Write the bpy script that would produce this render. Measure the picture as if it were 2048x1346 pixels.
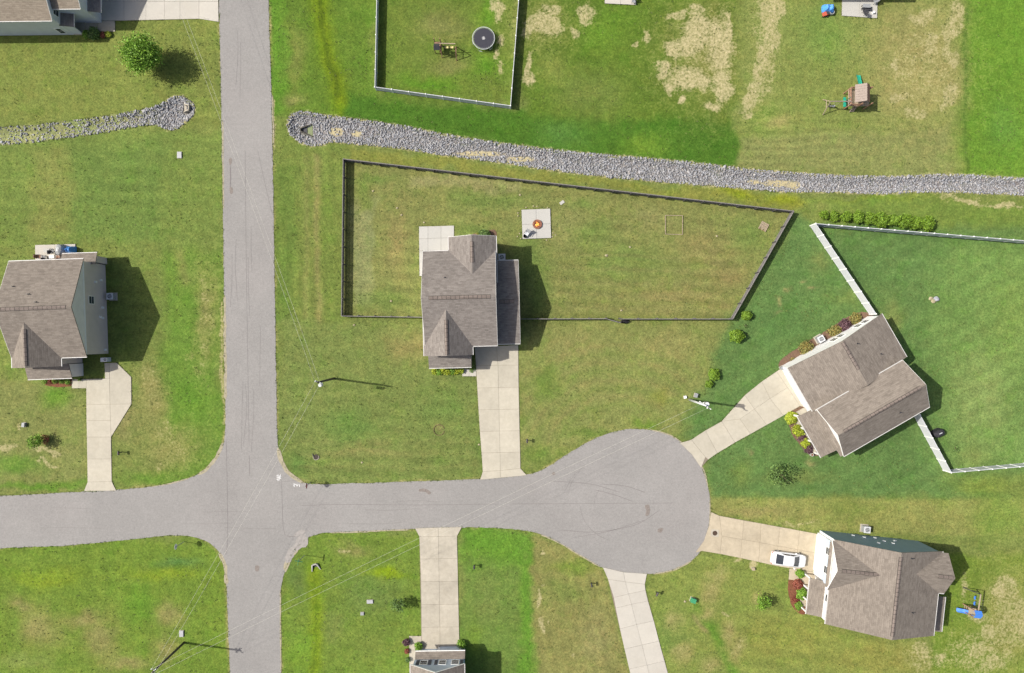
import bpy, bmesh, math, random
import numpy as np
from mathutils import Vector, Matrix
from mathutils.geometry import tessellate_polygon
for _o in list(bpy.data.objects): bpy.data.objects.remove(_o)
random.seed(7); R = math.radians
SC = bpy.context.scene; COL = SC.collection

# ------------------------------------------------------------------ camera, sky, sun, exposure
CAM_H, FPX = 94.0, 1366.0             # drone 94 m up, 24 mm equivalent lens, looking straight down
cam = bpy.data.cameras.new('camera'); cam.lens = 24.0; cam.sensor_width = 36.0
cam.clip_start = 1.0; cam.clip_end = 6000
cam_o = bpy.data.objects.new('camera', cam); COL.objects.link(cam_o)
cam_o.location = (0, 0, CAM_H); SC.camera = cam_o
SUN_EL = R(46.5); SUN_AZ = R(90 + 82)   # direction towards the sun, measured from +X
sd = Vector((math.cos(SUN_EL) * math.cos(SUN_AZ), math.cos(SUN_EL) * math.sin(SUN_AZ), math.sin(SUN_EL)))
world = bpy.data.worlds.new('World'); SC.world = world; world.use_nodes = True
wn = world.node_tree; sky = wn.nodes.new('ShaderNodeTexSky'); sky.sky_type = 'NISHITA'; sky.sun_disc = False
sky.sun_elevation = SUN_EL; sky.dust_density = 4.0; sky.air_density = .8; sky.ozone_density = .6; sky.sun_rotation = math.atan2(sd.x, sd.y)
bg = wn.nodes['Background']; wn.links.new(sky.outputs[0], bg.inputs[0]); bg.inputs[1].default_value = 0.112
sun = bpy.data.lights.new('sun', 'SUN'); sun.energy = 4.4; sun.angle = R(0.53); sun.color = (1.0, 0.955, 0.88)
sun_o = bpy.data.objects.new('sun', sun); COL.objects.link(sun_o)
sun_o.rotation_euler = sd.to_track_quat('Z', 'Y').to_euler()
vs = SC.view_settings; vs.view_transform = 'Standard'; vs.look = 'None'; vs.gamma = 1.0; vs.use_curve_mapping = False
vs.exposure = 0.40
KLIT = 1.95          # how bright a sunlit white surface comes out; turns colours seen in sun into base colours

# ------------------------------------------------------------------ helpers
def W(px, py, h=0.0):
    """photo pixel (2048 x 1346) of a point h metres above the ground -> world x, y"""
    return ((px - 1024.0) * (CAM_H - h) / FPX, -(py - 673.0) * (CAM_H - h) / FPX)
def s2l(c):
    c = np.asarray(c, float) / 255.0
    return np.where(c <= 0.04045, c / 12.92, ((c + 0.055) / 1.055) ** 2.4)
def seen(r, g, b):
    v = s2l((r, g, b)) / KLIT
    return tuple(float(min(x, 0.85)) for x in v)

class MB:
    def __init__(s): s.v = []; s.f = []
    def add(s, vs, fs):
        o = len(s.v); s.v += [tuple(p) for p in vs]; s.f += [tuple(i + o for i in f) for f in fs]; return s
    def box(s, x0, x1, y0, y1, z0, z1):
        return s.add([(x0,y0,z0),(x1,y0,z0),(x1,y1,z0),(x0,y1,z0),(x0,y0,z1),(x1,y0,z1),(x1,y1,z1),(x0,y1,z1)],
                     [(3,2,1,0),(4,5,6,7),(0,1,5,4),(1,2,6,5),(2,3,7,6),(3,0,4,7)])
    def obox(s, c, ax, hx, hy, z0, z1):
        """box around point c (x,y), local x axis along unit vector ax"""
        ux, uy = ax; P = []
        for z in (z0, z1):
            for a, b in ((-hx,-hy),(hx,-hy),(hx,hy),(-hx,hy)):
                P.append((c[0] + ux*a - uy*b, c[1] + uy*a + ux*b, z))
        return s.add(P, [(3,2,1,0),(4,5,6,7),(0,1,5,4),(1,2,6,5),(2,3,7,6),(3,0,4,7)])
    def beam(s, a, b, w, h, up=(0,0,1)):
        a = Vector(a); b = Vector(b); d = (b - a)
        if d.length < 1e-6: return s
        d.normalize(); u = Vector(up)
        if abs(d.dot(u)) > .98: u = Vector((1, 0, 0))
        r = d.cross(u).normalized(); u = r.cross(d).normalized(); P = []
        for p in (a, b):
            for i, j in ((-1,-1),(1,-1),(1,1),(-1,1)): P.append(p + r*(i*w/2) + u*(j*h/2))
        return s.add(P, [(0,1,2,3),(7,6,5,4),(0,4,5,1),(1,5,6,2),(2,6,7,3),(3,7,4,0)])
    def prism(s, poly, z0, z1):
        """poly: list of (x,y) counter-clockwise; z0/z1 numbers or lists"""
        n = len(poly)
        Z0 = z0 if hasattr(z0, '__len__') else [z0]*n; Z1 = z1 if hasattr(z1, '__len__') else [z1]*n
        A = sum(poly[i][0]*poly[(i+1)%n][1]-poly[(i+1)%n][0]*poly[i][1] for i in range(n))
        if A < 0: poly = poly[::-1]; Z0 = list(Z0)[::-1]; Z1 = list(Z1)[::-1]
        P = [(p[0],p[1],Z0[i]) for i,p in enumerate(poly)] + [(p[0],p[1],Z1[i]) for i,p in enumerate(poly)]
        F = [tuple(range(n))[::-1], tuple(range(n,2*n))] + [(i,(i+1)%n,n+(i+1)%n,n+i) for i in range(n)]
        return s.add(P, F)
    def tube(s, pts, r, n=6, cap=True):
        pts = [Vector(p) for p in pts]; rs = r if hasattr(r, '__len__') else [r]*len(pts); rings = []; o = len(s.v)
        for i, p in enumerate(pts):
            d = (pts[min(i+1,len(pts)-1)] - pts[max(i-1,0)]).normalized()
            u = Vector((0,0,1)) if abs(d.z) < .9 else Vector((1,0,0))
            a = d.cross(u).normalized(); b = d.cross(a).normalized()
            for k in range(n):
                t = 2*math.pi*k/n; s.v.append(tuple(p + (a*math.cos(t) + b*math.sin(t))*rs[i]))
        for i in range(len(pts)-1):
            for k in range(n):
                s.f.append((o+i*n+k, o+i*n+(k+1)%n, o+(i+1)*n+(k+1)%n, o+(i+1)*n+k))
        if cap:
            s.f.append(tuple(o+k for k in range(n))[::-1]); s.f.append(tuple(o+(len(pts)-1)*n+k for k in range(n)))
        return s
    def cyl(s, c, r, z0, z1, n=20, r2=None):
        r2 = r if r2 is None else r2; o = len(s.v)
        for z, q in ((z0, r), (z1, r2)):
            for k in range(n):
                t = 2*math.pi*k/n; s.v.append((c[0]+q*math.cos(t), c[1]+q*math.sin(t), z))
        s.f += [(o+k, o+(k+1)%n, o+n+(k+1)%n, o+n+k) for k in range(n)]
        s.f += [tuple(o+k for k in range(n))[::-1], tuple(o+n+k for k in range(n))]
        return s
    def ring(s, c, r0, r1, z0, z1, n=32, a0=0, a1=2*math.pi):
        full = abs(a1 - a0 - 2*math.pi) < 1e-6; m = n if full else n+1; o = len(s.v)
        for k in range(m):
            t = a0 + (a1-a0)*k/n; ct, st = math.cos(t), math.sin(t)
            s.v += [(c[0]+r0*ct,c[1]+r0*st,z0),(c[0]+r1*ct,c[1]+r1*st,z0),(c[0]+r1*ct,c[1]+r1*st,z1),(c[0]+r0*ct,c[1]+r0*st,z1)]
        for k in range(n):
            a = o+4*k; b = o+4*((k+1) % m)
            for j in range(4): s.f.append((a+j, b+j, b+(j+1)%4, a+(j+1)%4))
        if not full: s.f += [(o,o+1,o+2,o+3), (o+4*n+3,o+4*n+2,o+4*n+1,o+4*n)]
        return s

OFF = {}
def tag(o, label=None, cat=None, group=None, kind=None):
    if label: o['label'] = label
    if cat: o['category'] = cat
    if group: o['group'] = group
    if kind: o['kind'] = kind
    return o
def thing(name, label, cat, loc=(0,0,0), group=None):
    o = bpy.data.objects.new(name, None); o.empty_display_size = .3; COL.objects.link(o)
    o.location = loc; OFF[o.name] = Vector(loc); return tag(o, label, cat, group)
def obj(name, mb, mat, parent=None, smooth=False, loc=None):
    """mb in world coordinates; becomes one mesh object (child of parent)"""
    me = bpy.data.meshes.new(name)
    off = OFF[parent.name] if parent else Vector(loc if loc else (0,0,0))
    me.from_pydata([(p[0]-off.x, p[1]-off.y, p[2]-off.z) for p in mb.v], [], mb.f); me.update()
    if smooth: me.polygons.foreach_set('use_smooth', [True]*len(me.polygons))
    if mat: me.materials.append(mat)
    o = bpy.data.objects.new(name, me); COL.objects.link(o)
    if parent: o.parent = parent
    else: o.location = off
    OFF[o.name] = off.copy(); return o
def share(name, mesh, parent, pos, rz=0.0):
    """a child that shares mesh data; pos in world coordinates"""
    o = bpy.data.objects.new(name, mesh); COL.objects.link(o); o.parent = parent
    o.location = Vector(pos) - OFF[parent.name]; o.rotation_euler = (0, 0, rz); OFF[o.name] = Vector(pos); return o
def mesh_of(name, mb, mat, smooth=False):
    me = bpy.data.meshes.new(name); me.from_pydata(mb.v, [], mb.f); me.update()
    if smooth: me.polygons.foreach_set('use_smooth', [True]*len(me.polygons))
    me.materials.append(mat); return me
def np_mesh(name, V, Fq, mat, loc=(0,0,0), parent=None):
    """V (n,3) array, Fq (m,k) faces with k corners"""
    me = bpy.data.meshes.new(name); n = len(V); m, k = Fq.shape
    off = OFF[parent.name] if parent else Vector(loc)
    me.vertices.add(n); me.vertices.foreach_set('co', (np.asarray(V, np.float32) - np.array(off, np.float32)).ravel())
    me.loops.add(m*k); me.loops.foreach_set('vertex_index', Fq.astype(np.int32).ravel())
    me.polygons.add(m); me.polygons.foreach_set('loop_start', np.arange(0, m*k, k, dtype=np.int32))
    me.update(calc_edges=True); me.validate()
    if mat: me.materials.append(mat)
    o = bpy.data.objects.new(name, me); COL.objects.link(o)
    if parent: o.parent = parent
    else: o.location = off
    OFF[o.name] = off.copy(); return o

# ------------------------------------------------------------------ numpy noise
def vnoise(x, y, seed):
    rg = np.random.RandomState(seed); T = rg.rand(256, 256)
    xi = np.floor(x).astype(int); yi = np.floor(y).astype(int); fx = x - xi; fy = y - yi
    fx = fx*fx*(3-2*fx); fy = fy*fy*(3-2*fy); g = lambda a, b: T[a % 256, b % 256]
    return (g(xi,yi)*(1-fx)+g(xi+1,yi)*fx)*(1-fy) + (g(xi,yi+1)*(1-fx)+g(xi+1,yi+1)*fx)*fy
def fbm(x, y, seed, octs=4):
    s = 0; a = 1; t = 0
    for i in range(octs): s = s + a*vnoise(x*2**i + 17.3*i, y*2**i - 9.1*i, seed+i); t += a; a *= .55
    return s/t - .5
def catmull(pts, step=8.0, closed=False):
    P = [np.array(p, float) for p in pts]; out = []; n = len(P)
    for i in range(n if closed else n-1):
        p0 = P[i-1] if (closed or i > 0) else 2*P[0]-P[1]; p1 = P[i]; p2 = P[(i+1) % n]
        p3 = P[(i+2) % n] if (closed or i+2 < n) else 2*P[-1]-P[-2]
        k = max(1, int(np.linalg.norm(p2-p1)/step))
        for j in range(k):
            t = j/k
            out.append(tuple(.5*((2*p1)+(-p0+p2)*t+(2*p0-5*p1+4*p2-p3)*t*t+(-p0+3*p1-3*p2+p3)*t**3)))
    if not closed: out.append(tuple(P[-1]))
    return out
def inside(px, py, poly):
    res = np.zeros(px.shape, bool); n = len(poly)
    for i in range(n):
        x0, y0 = poly[i]; x1, y1 = poly[(i+1) % n]
        if y0 == y1: continue
        c = ((y0 > py) != (y1 > py)) & (px < (x1-x0)*(py-y0)/(y1-y0)+x0); res ^= c
    return res
def segdist(px, py, pts, closed=True):
    d = np.full(px.shape, 1e9); n = len(pts)
    for i in range(n if closed else n-1):
        x0, y0 = pts[i]; x1, y1 = pts[(i+1) % n]; dx, dy = x1-x0, y1-y0; L = dx*dx+dy*dy
        if L == 0: continue
        t = np.clip(((px-x0)*dx+(py-y0)*dy)/L, 0, 1)
        d = np.minimum(d, np.hypot(px-x0-t*dx, py-y0-t*dy))
    return d

# ------------------------------------------------------------------ materials
def newmat(name):
    m = bpy.data.materials.new(name); m.use_nodes = True; nt = m.node_tree
    return m, nt, nt.nodes['Principled BSDF']
class NT:
    def __init__(s, nt): s.nt = nt
    def n(s, t, **kw):
        x = s.nt.nodes.new(t)
        for k, v in kw.items(): setattr(x, k, v)
        return x
    def link(s, a, b): s.nt.links.new(a, b)
    def put(s, sock, v):
        if hasattr(v, 'links') or hasattr(v, 'is_linked'): s.link(v, sock)
        else: sock.default_value = v
    def math(s, op, a, b=None, c=None, clamp=False):
        x = s.n('ShaderNodeMath', operation=op); x.use_clamp = clamp
        for i, v in enumerate((a, b, c)):
            if v is not None: s.put(x.inputs[i], v)
        return x.outputs[0]
    def vmath(s, op, a, b=None):
        x = s.n('ShaderNodeVectorMath', operation=op); s.put(x.inputs[0], a)
        if b is not None: s.put(x.inputs[1], b)
        return x.outputs['Value'] if op in ('DOT_PRODUCT', 'LENGTH') else x.outputs[0]
    def mix(s, fac, a, b, mode='MIX'):
        x = s.n('ShaderNodeMix', data_type='RGBA', blend_type=mode); s.put(x.inputs[0], fac)
        s.put(x.inputs[6], a if not isinstance(a, tuple) else (*a[:3], 1)); s.put(x.inputs[7], b if not isinstance(b, tuple) else (*b[:3], 1))
        return x.outputs[2]
    def noise(s, vec, scale, detail=3, rough=.55, dim='3D'):
        x = s.n('ShaderNodeTexNoise', noise_dimensions=dim); s.put(x.inputs['Vector'], vec)
        x.inputs['Scale'].default_value = scale; x.inputs['Detail'].default_value = detail; x.inputs['Roughness'].default_value = rough
        return x.outputs[0]
    def rng(s, v, a, b, c, d, smooth=False):
        x = s.n('ShaderNodeMapRange'); x.interpolation_type = 'SMOOTHSTEP' if smooth else 'LINEAR'
        s.put(x.inputs[0], v)
        for i, q in enumerate((a, b, c, d)): x.inputs[i+1].default_value = q
        return x.outputs[0]
    def pos(s): return s.n('ShaderNodeNewGeometry').outputs['Position']
    def scale(s, col, f):
        return s.mix(1.0, col, s.comb(f), 'MULTIPLY')
    def comb(s, f):
        x = s.n('ShaderNodeCombineColor'); [s.put(x.inputs[i], f) for i in range(3)]; return x.outputs[0]
    def bump(s, h, strength, dist):
        x = s.n('ShaderNodeBump'); x.inputs['Strength'].default_value = strength; x.inputs['Distance'].default_value = dist
        s.put(x.inputs['Height'], h); return x.outputs[0]

def plain(name, col, rough=.7, var=.12, scale=3.0, metal=0.0, spec=.3, obj_var=0.0, bump=0.0, island=0.0):
    """colour broken up by two scales of noise, optionally per object or per mesh island"""
    m, nt, b = newmat(name); N = NT(nt); p = N.pos()
    n1 = N.noise(p, scale, 4); n2 = N.noise(p, scale*7.3, 3)
    f = N.math('ADD', N.rng(n1, .25, .75, 1-var, 1+var), N.rng(n2, .25, .75, -var*.6, var*.6))
    if obj_var:
        oi = N.n('ShaderNodeObjectInfo').outputs['Random']; f = N.math('MULTIPLY', f, N.rng(oi, 0, 1, 1-obj_var, 1+obj_var))
    if island:
        gi = N.n('ShaderNodeNewGeometry').outputs['Random Per Island']; f = N.math('MULTIPLY', f, N.rng(gi, 0, 1, 1-island, 1+island))
    N.link(N.scale(tuple(col), f), b.inputs['Base Color'])
    b.inputs['Roughness'].default_value = rough; b.inputs['Metallic'].default_value = metal
    b.inputs['Specular IOR Level'].default_value = spec
    if bump: N.link(N.bump(n2, bump, .02), b.inputs['Normal'])
    return m

def mat_lawn():
    m, nt, b = newmat('lawn'); N = NT(nt); p = N.pos()
    at = N.n('ShaderNodeAttribute', attribute_name='tint').outputs['Color']
    dry = N.n('ShaderNodeAttribute', attribute_name='dry').outputs['Fac']
    bare = N.n('ShaderNodeAttribute', attribute_name='bare').outputs['Fac']
    big = N.noise(p, .16, 5, .6); mid = N.noise(p, .9, 5, .65); fine = N.noise(p, 3.0, 4, .7); grit = N.noise(p, 6.5, 3, .75)
    f = N.math('MULTIPLY', N.rng(big, .3, .7, .90, 1.10), N.rng(mid, .25, .75, .76, 1.24))
    f = N.math('MULTIPLY', f, N.rng(fine, .25, .75, .66, 1.34)); f = N.math('MULTIPLY', f, N.rng(grit, .25, .75, .70, 1.30))
    g = N.scale(at, f)
    # thin, sun-dried turf between the green: shows as paler olive flecks
    olive = N.mix(1.0, g, (1.20, 1.07, 1.10), 'MULTIPLY')
    t = N.math('ADD', N.noise(p, .55, 6, .72), N.math('MULTIPLY', N.math('SUBTRACT', fine, .5), .5))
    g = N.mix(N.rng(t, .46, .62, 0, .75), g, olive)
    lush = N.mix(1.0, g, (.80, .98, .72), 'MULTIPLY')
    g = N.mix(N.rng(N.noise(p, .33, 5, .7), .52, .66, 0, .6), g, lush)
    # straw
    straw = N.scale(seen(172, 169, 104), N.rng(grit, .25, .75, .72, 1.28))
    d = N.math('ADD', dry, N.math('ADD', N.math('MULTIPLY', N.math('SUBTRACT', mid, .5), .9), N.math('MULTIPLY', N.math('SUBTRACT', fine, .5), 1.1)))
    g = N.mix(N.rng(d, .30, .92, 0, .85), g, straw)
    # bare sandy soil
    sand = N.scale(seen(230, 216, 168), N.rng(fine, .25, .75, .80, 1.16))
    sand = N.scale(sand, N.rng(grit, .25, .75, .78, 1.18))
    e = N.math('ADD', bare, N.math('ADD', N.math('MULTIPLY', N.math('SUBTRACT', N.noise(p, .9, 7, .8), .5), 2.2), N.math('MULTIPLY', N.math('SUBTRACT', fine, .5), 2.3)))
    g = N.mix(N.rng(e, .16, 1.25, 0, .95), g, sand)
    N.link(g, b.inputs['Base Color']); b.inputs['Roughness'].default_value = .95; b.inputs['Specular IOR Level'].default_value = .1
    h = N.math('ADD', fine, N.math('MULTIPLY', grit, .6)); N.link(N.bump(h, .55, .12), b.inputs['Normal'])
    return m

def mat_asphalt():
    m, nt, b = newmat('asphalt'); N = NT(nt); p = N.pos()
    big = N.noise(p, .12, 4); mid = N.noise(p, .8, 5, .6); grit = N.noise(p, 9, 3, .8); gr2 = N.noise(p, 3.2, 4, .7)
    f = N.math('MULTIPLY', N.rng(big, .3, .7, .93, 1.06), N.rng(mid, .25, .75, .95, 1.05))
    f = N.math('MULTIPLY', f, N.rng(grit, .2, .8, .74, 1.26)); f = N.math('MULTIPLY', f, N.rng(gr2, .2, .8, .86, 1.14))
    c = N.scale(seen(179, 176, 172), f)
    c = N.mix(N.rng(N.noise(p, .05, 3), .45, .62, 0, .5), c, N.scale(seen(184, 179, 175), f))
    N.link(c, b.inputs['Base Color']); b.inputs['Roughness'].default_value = .9; b.inputs['Specular IOR Level'].default_value = .2
    N.link(N.bump(grit, .3, .02), b.inputs['Normal']); return m

def mat_concrete(name, rgb, stain=.10):
    m, nt, b = newmat(name); N = NT(nt); p = N.pos()
    oi = N.n('ShaderNodeObjectInfo').outputs['Random']
    big = N.noise(p, .45, 5, .65); mid = N.noise(p, 2.2, 5, .65); grit = N.noise(p, 16, 2, .7)
    f = N.math('MULTIPLY', N.rng(big, .25, .75, 1-stain, 1+stain*.6), N.rng(mid, .25, .75, 1-stain*.6, 1+stain*.5))
    f = N.math('MULTIPLY', f, N.rng(grit, .2, .8, .94, 1.06)); f = N.math('MULTIPLY', f, N.rng(oi, 0, 1, .955, 1.045))
    c = N.scale(seen(*rgb), f)
    c = N.mix(N.rng(N.noise(p, .3, 5, .7), .5, .72, 0, .35), c, N.mix(1.0, c, (.91, .89, .84), 'MULTIPLY'))
    N.link(c, b.inputs['Base Color']); b.inputs['Roughness'].default_value = .85; b.inputs['Specular IOR Level'].default_value = .2
    return m

def mat_shingle(name, rgb, light, dark):
    """asphalt shingles: courses run along lines of equal height, tabs are staggered, each of its own tone"""
    m, nt, b = newmat(name); N = NT(nt); geo = N.n('ShaderNodeNewGeometry'); p = geo.outputs['Position']; nr = geo.outputs['True Normal']
    tx = N.vmath('NORMALIZE', N.vmath('CROSS_PRODUCT', nr, (0, 0, 1))); u = N.vmath('DOT_PRODUCT', p, tx)
    sp = N.n('ShaderNodeSeparateXYZ'); N.link(p, sp.inputs[0]); sn = N.n('ShaderNodeSeparateXYZ'); N.link(nr, sn.inputs[0])
    sl = N.math('SQRT', N.math('MAXIMUM', N.math('SUBTRACT', 1.0, N.math('MULTIPLY', sn.outputs[2], sn.outputs[2])), .02))
    v = N.math('DIVIDE', N.math('DIVIDE', sp.outputs[2], sl), .22); row = N.math('FLOOR', v); vf = N.math('FRACT', v)
    wob = N.n('ShaderNodeTexWhiteNoise', noise_dimensions='1D'); N.link(row, wob.inputs['W'])
    cu = N.math('ADD', N.math('DIVIDE', u, .45), N.math('MULTIPLY', wob.outputs[0], 7.0)); cell = N.math('FLOOR', cu)
    cv = N.n('ShaderNodeCombineXYZ'); N.link(cell, cv.inputs[0]); N.link(row, cv.inputs[1])
    wn_ = N.n('ShaderNodeTexWhiteNoise', noise_dimensions='3D'); N.link(cv.outputs[0], wn_.inputs['Vector'])
    sv = N.n('ShaderNodeCombineXYZ'); N.link(N.math('MULTIPLY', u, .8), sv.inputs[0]); N.link(N.math('MULTIPLY', v, 1.0), sv.inputs[1])
    streak = N.noise(sv.outputs[0], 1.0, 3, .6)
    c = N.mix(N.rng(wn_.outputs[0], 0, 1, 0, .85), seen(*dark), seen(*light))
    c = N.mix(.38, c, seen(*rgb)); c = N.mix(N.rng(streak, .46, .74, 0, .6), c, seen(*light)); c = N.mix(N.rng(streak, .26, .44, .45, 0), c, seen(*dark))
    c = N.scale(c, N.rng(vf, 0, .3, .80, 1.02)); c = N.scale(c, N.rng(N.noise(p, .5, 4), .3, .7, .93, 1.07))
    c = N.scale(c, N.rng(N.noise(p, 7, 3, .75), .25, .75, .80, 1.20))
    N.link(c, b.inputs['Base Color']); b.inputs['Roughness'].default_value = .9; b.inputs['Specular IOR Level'].default_value = .15
    N.link(N.bump(N.math('SUBTRACT', 1.0, vf), .5, .02), b.inputs['Normal']); return m

def mat_siding(name, col, pitch=.15):
    m, nt, b = newmat(name); N = NT(nt); p = N.pos(); sp = N.n('ShaderNodeSeparateXYZ'); N.link(p, sp.inputs[0])
    fr = N.math('FRACT', N.math('DIVIDE', sp.outputs[2], pitch))
    f = N.math('MULTIPLY', N.rng(fr, 0, .12, .78, 1.0), N.rng(N.noise(p, 1.2, 4), .3, .7, .95, 1.05))
    N.link(N.scale(tuple(col), f), b.inputs['Base Color']); b.inputs['Roughness'].default_value = .6
    N.link(N.bump(fr, .4, .015), b.inputs['Normal']); return m

def mat_leaf(name, rgb, var=.45, hue=(1.25, 1.05, .6)):
    m, nt, b = newmat(name); N = NT(nt); gi = N.n('ShaderNodeNewGeometry'); r = gi.outputs['Random Per Island']
    c = N.scale(tuple(rgb), N.rng(r, 0, 1, 1-var, 1+var)); r2 = N.math('FRACT', N.math('MULTIPLY', r, 37.7))
    c = N.mix(N.rng(r2, .5, 1, 0, .6), c, N.mix(1.0, c, hue, 'MULTIPLY'))
    N.link(c, b.inputs['Base Color']); b.inputs['Roughness'].default_value = .55; b.inputs['Specular IOR Level'].default_value = .25
    tr = N.n('ShaderNodeBsdfTranslucent'); N.link(c, tr.inputs[0]); mx = N.n('ShaderNodeMixShader'); mx.inputs[0].default_value = .22
    out = nt.nodes['Material Output']; N.link(b.outputs[0], mx.inputs[1]); N.link(tr.outputs[0], mx.inputs[2]); N.link(mx.outputs[0], out.inputs[0])
    return m

def mat_stone(name, rgb, spread=.45):
    m, nt, b = newmat(name); N = NT(nt); gi = N.n('ShaderNodeNewGeometry'); r = gi.outputs['Random Per Island']; p = gi.outputs['Position']
    f = N.math('MULTIPLY', N.rng(r, 0, 1, 1-spread*.7, 1+spread*.8), N.rng(N.noise(p, 6, 4), .25, .75, .8, 1.2))
    c = N.scale(seen(*rgb), f); r2 = N.math('FRACT', N.math('MULTIPLY', r, 51.3))
    c = N.mix(N.rng(r2, .55, 1, 0, .7), c, N.mix(1.0, c, (.93, .99, 1.07), 'MULTIPLY')); c = N.mix(N.rng(r2, .18, 0, 0, .7), c, N.mix(1.0, c, (1.15, 1.0, .82), 'MULTIPLY'))
    c = N.mix(N.rng(r, .965, .985, 0, .8), c, seen(232, 230, 224))
    N.link(c, b.inputs['Base Color']); b.inputs['Roughness'].default_value = .85; return m

M = {}
M['lawn'] = mat_lawn(); M['asphalt'] = mat_asphalt()
M['conc'] = mat_concrete('concrete_driveway', (230, 222, 202), .13); M['conc_w'] = mat_concrete('concrete_pale', (227, 225, 217), .05)
M['conc_p'] = mat_concrete('concrete_pinkish', (233, 227, 214), .07); M['conc_y'] = mat_concrete('concrete_warm_stained', (230, 215, 187), .18)
M['conc_g'] = mat_concrete('concrete_grey_stained', (223, 214, 195), .19)
M['joint'] = plain('concrete_joint', seen(164, 152, 134), .95)
M['verge'] = plain('sandy_verge', seen(200, 190, 162), .95, .18, 2.5)
M['sand'] = plain('bare_sandy_soil', seen(196, 172, 142), .95, .2, 1.5)
M['mulch'] = plain('red_brown_mulch', seen(150, 98, 72), .95, .4, 5); M['mulch2'] = plain('brown_mulch', seen(140, 112, 92), .95, .35, 5)
M['sh_grey'] = mat_shingle('shingle_grey_brown', (159, 151, 144), (178, 170, 162), (136, 128, 122))
M['sh_brown'] = mat_shingle('shingle_weathered_brown', (161, 151, 140), (180, 169, 156), (140, 130, 120))
M['sh_tan'] = mat_shingle('shingle_tan', (172, 160, 143), (188, 175, 156), (152, 139, 123))
M['ridge'] = plain('ridge_cap', seen(152, 139, 130), .9, .15, 4, obj_var=.0, island=.12); M['ridge_dark'] = plain('ridge_gap', (.035, .03, .028), .9)
M['white'] = plain('white_trim', (.74, .74, .72), .5, .04); M['gutter'] = plain('gutter_white', (.50, .49, .47), .5, .1); M['vinyl'] = plain('white_vinyl', (.52, .53, .555), .45, .04, .8)
M['sid_white'] = mat_siding('siding_white', (.72, .72, .71)); M['sid_grey'] = mat_siding('siding_grey', (.55, .48, .45))
M['sid_lgrey'] = mat_siding('siding_light_grey', (.70, .665, .645)); M['sid_pale'] = mat_siding('siding_pale_grey', (.58, .60, .62))
M['sid_teal'] = mat_siding('siding_slate_blue', (.21, .31, .39)); M['sid_blue'] = mat_siding('siding_light_blue', (.46, .53, .62))
M['glass'] = plain('window_glass', (.03, .04, .05), .08, .05, spec=.6); M['shutter'] = plain('shutter_dark', (.05, .055, .07), .6)
M['door'] = plain('garage_door_white', (.72, .73, .74), .5, .03)
M['blackw'] = plain('black_stained_wood', (.070, .066, .067), .75, .3, 6, island=.25); M['grey_wood'] = plain('weathered_rail_wood', (.19, .178, .17), .85, .25, 5, island=.15)
M['cedar'] = plain('cedar_wood', seen(196, 152, 128), .8, .25, 6); M['palew'] = plain('pale_wood', seen(206, 188, 160), .8, .2, 6, island=.18); M['grayw'] = plain('silvered_wood', seen(188, 172, 160), .85, .2, 6, island=.12)
M['pole'] = plain('utility_pole_wood', (.085, .072, .058), .9, .25, 3); M['alu'] = plain('bare_aluminium', (.50, .49, .42), .45, .05, metal=.0)
M['metal'] = plain('painted_light_metal', (.50, .515, .53), .4, .06); M['boxgrey'] = plain('grey_cabinet', (.33, .335, .345), .5, .08); M['dmetal'] = plain('dark_metal', (.045, .045, .05), .45, .1); M['gmetal'] = plain('grey_metal', (.25, .26, .27), .45, .1)
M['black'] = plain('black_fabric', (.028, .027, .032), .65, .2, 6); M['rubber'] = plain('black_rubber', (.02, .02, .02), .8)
M['carw'] = plain('white_car_paint', (.66, .665, .68), .18, .01, spec=.5); M['glass_c'] = plain('car_glass', (.02, .026, .034), .05, .02, spec=.7)
M['blue'] = plain('blue_plastic', (.06, .20, .60), .4, .12, 5); M['tarp'] = plain('blue_tarp', (.07, .25, .62), .4, .25, 5); M['teal'] = plain('green_plastic', (.02, .28, .19), .4, .1)
M['yellow'] = plain('yellow_plastic', (.62, .52, .22), .5); M['red'] = plain('red_plastic', (.45, .10, .06), .5, .15); M['signred'] = plain('sign_red', (.48, .03, .03), .45); M['signgreen'] = plain('sign_green', (.05, .25, .12), .45)
M['brick'] = plain('fire_pit_block', seen(176, 120, 98), .9, .2, 5, obj_var=.18); M['ash'] = plain('ash', (.10, .06, .03), .95)
M['paint'] = plain('white_spray_paint', (.72, .72, .71), .8, .15, 8); M['tar'] = plain('tar_crack', seen(150, 144, 142), .8, .2, 4); M['stain'] = plain('oil_stain', seen(160, 150, 142), .8, .25, 5)
M['lime'] = mat_leaf('leaf_lime', (.18, .33, .045)); M['yg'] = mat_leaf('leaf_yellow_green', (.31, .38, .04), .4); M['green'] = mat_leaf('leaf_green', (.16, .29, .04)); M['dkgreen'] = mat_leaf('leaf_dark_green', (.12, .20, .06))
M['shrub'] = mat_leaf('leaf_shrub', (.155, .265, .03), .4); M['purple'] = mat_leaf('leaf_purple', (.14, .085, .095), .4, (1.2, .8, 1)); M['redleaf'] = mat_leaf('leaf_red', (.26, .09, .06), .4, (1.3, .9, .7)); M['orange'] = mat_leaf('leaf_orange_green', (.22, .22, .07), .5, (1.5, .75, .6))
M['bark'] = plain('bark', (.12, .09, .065), .9, .3, 8)
M['stone'] = mat_stone('riprap_stone', (184, 184, 186), .36); M['pale_stone'] = plain('pale_stone', seen(206, 195, 158), .9, .15, 6); M['wetsand'] = plain('silt', seen(192, 172, 142), .9, .2, 1.5)
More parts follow.
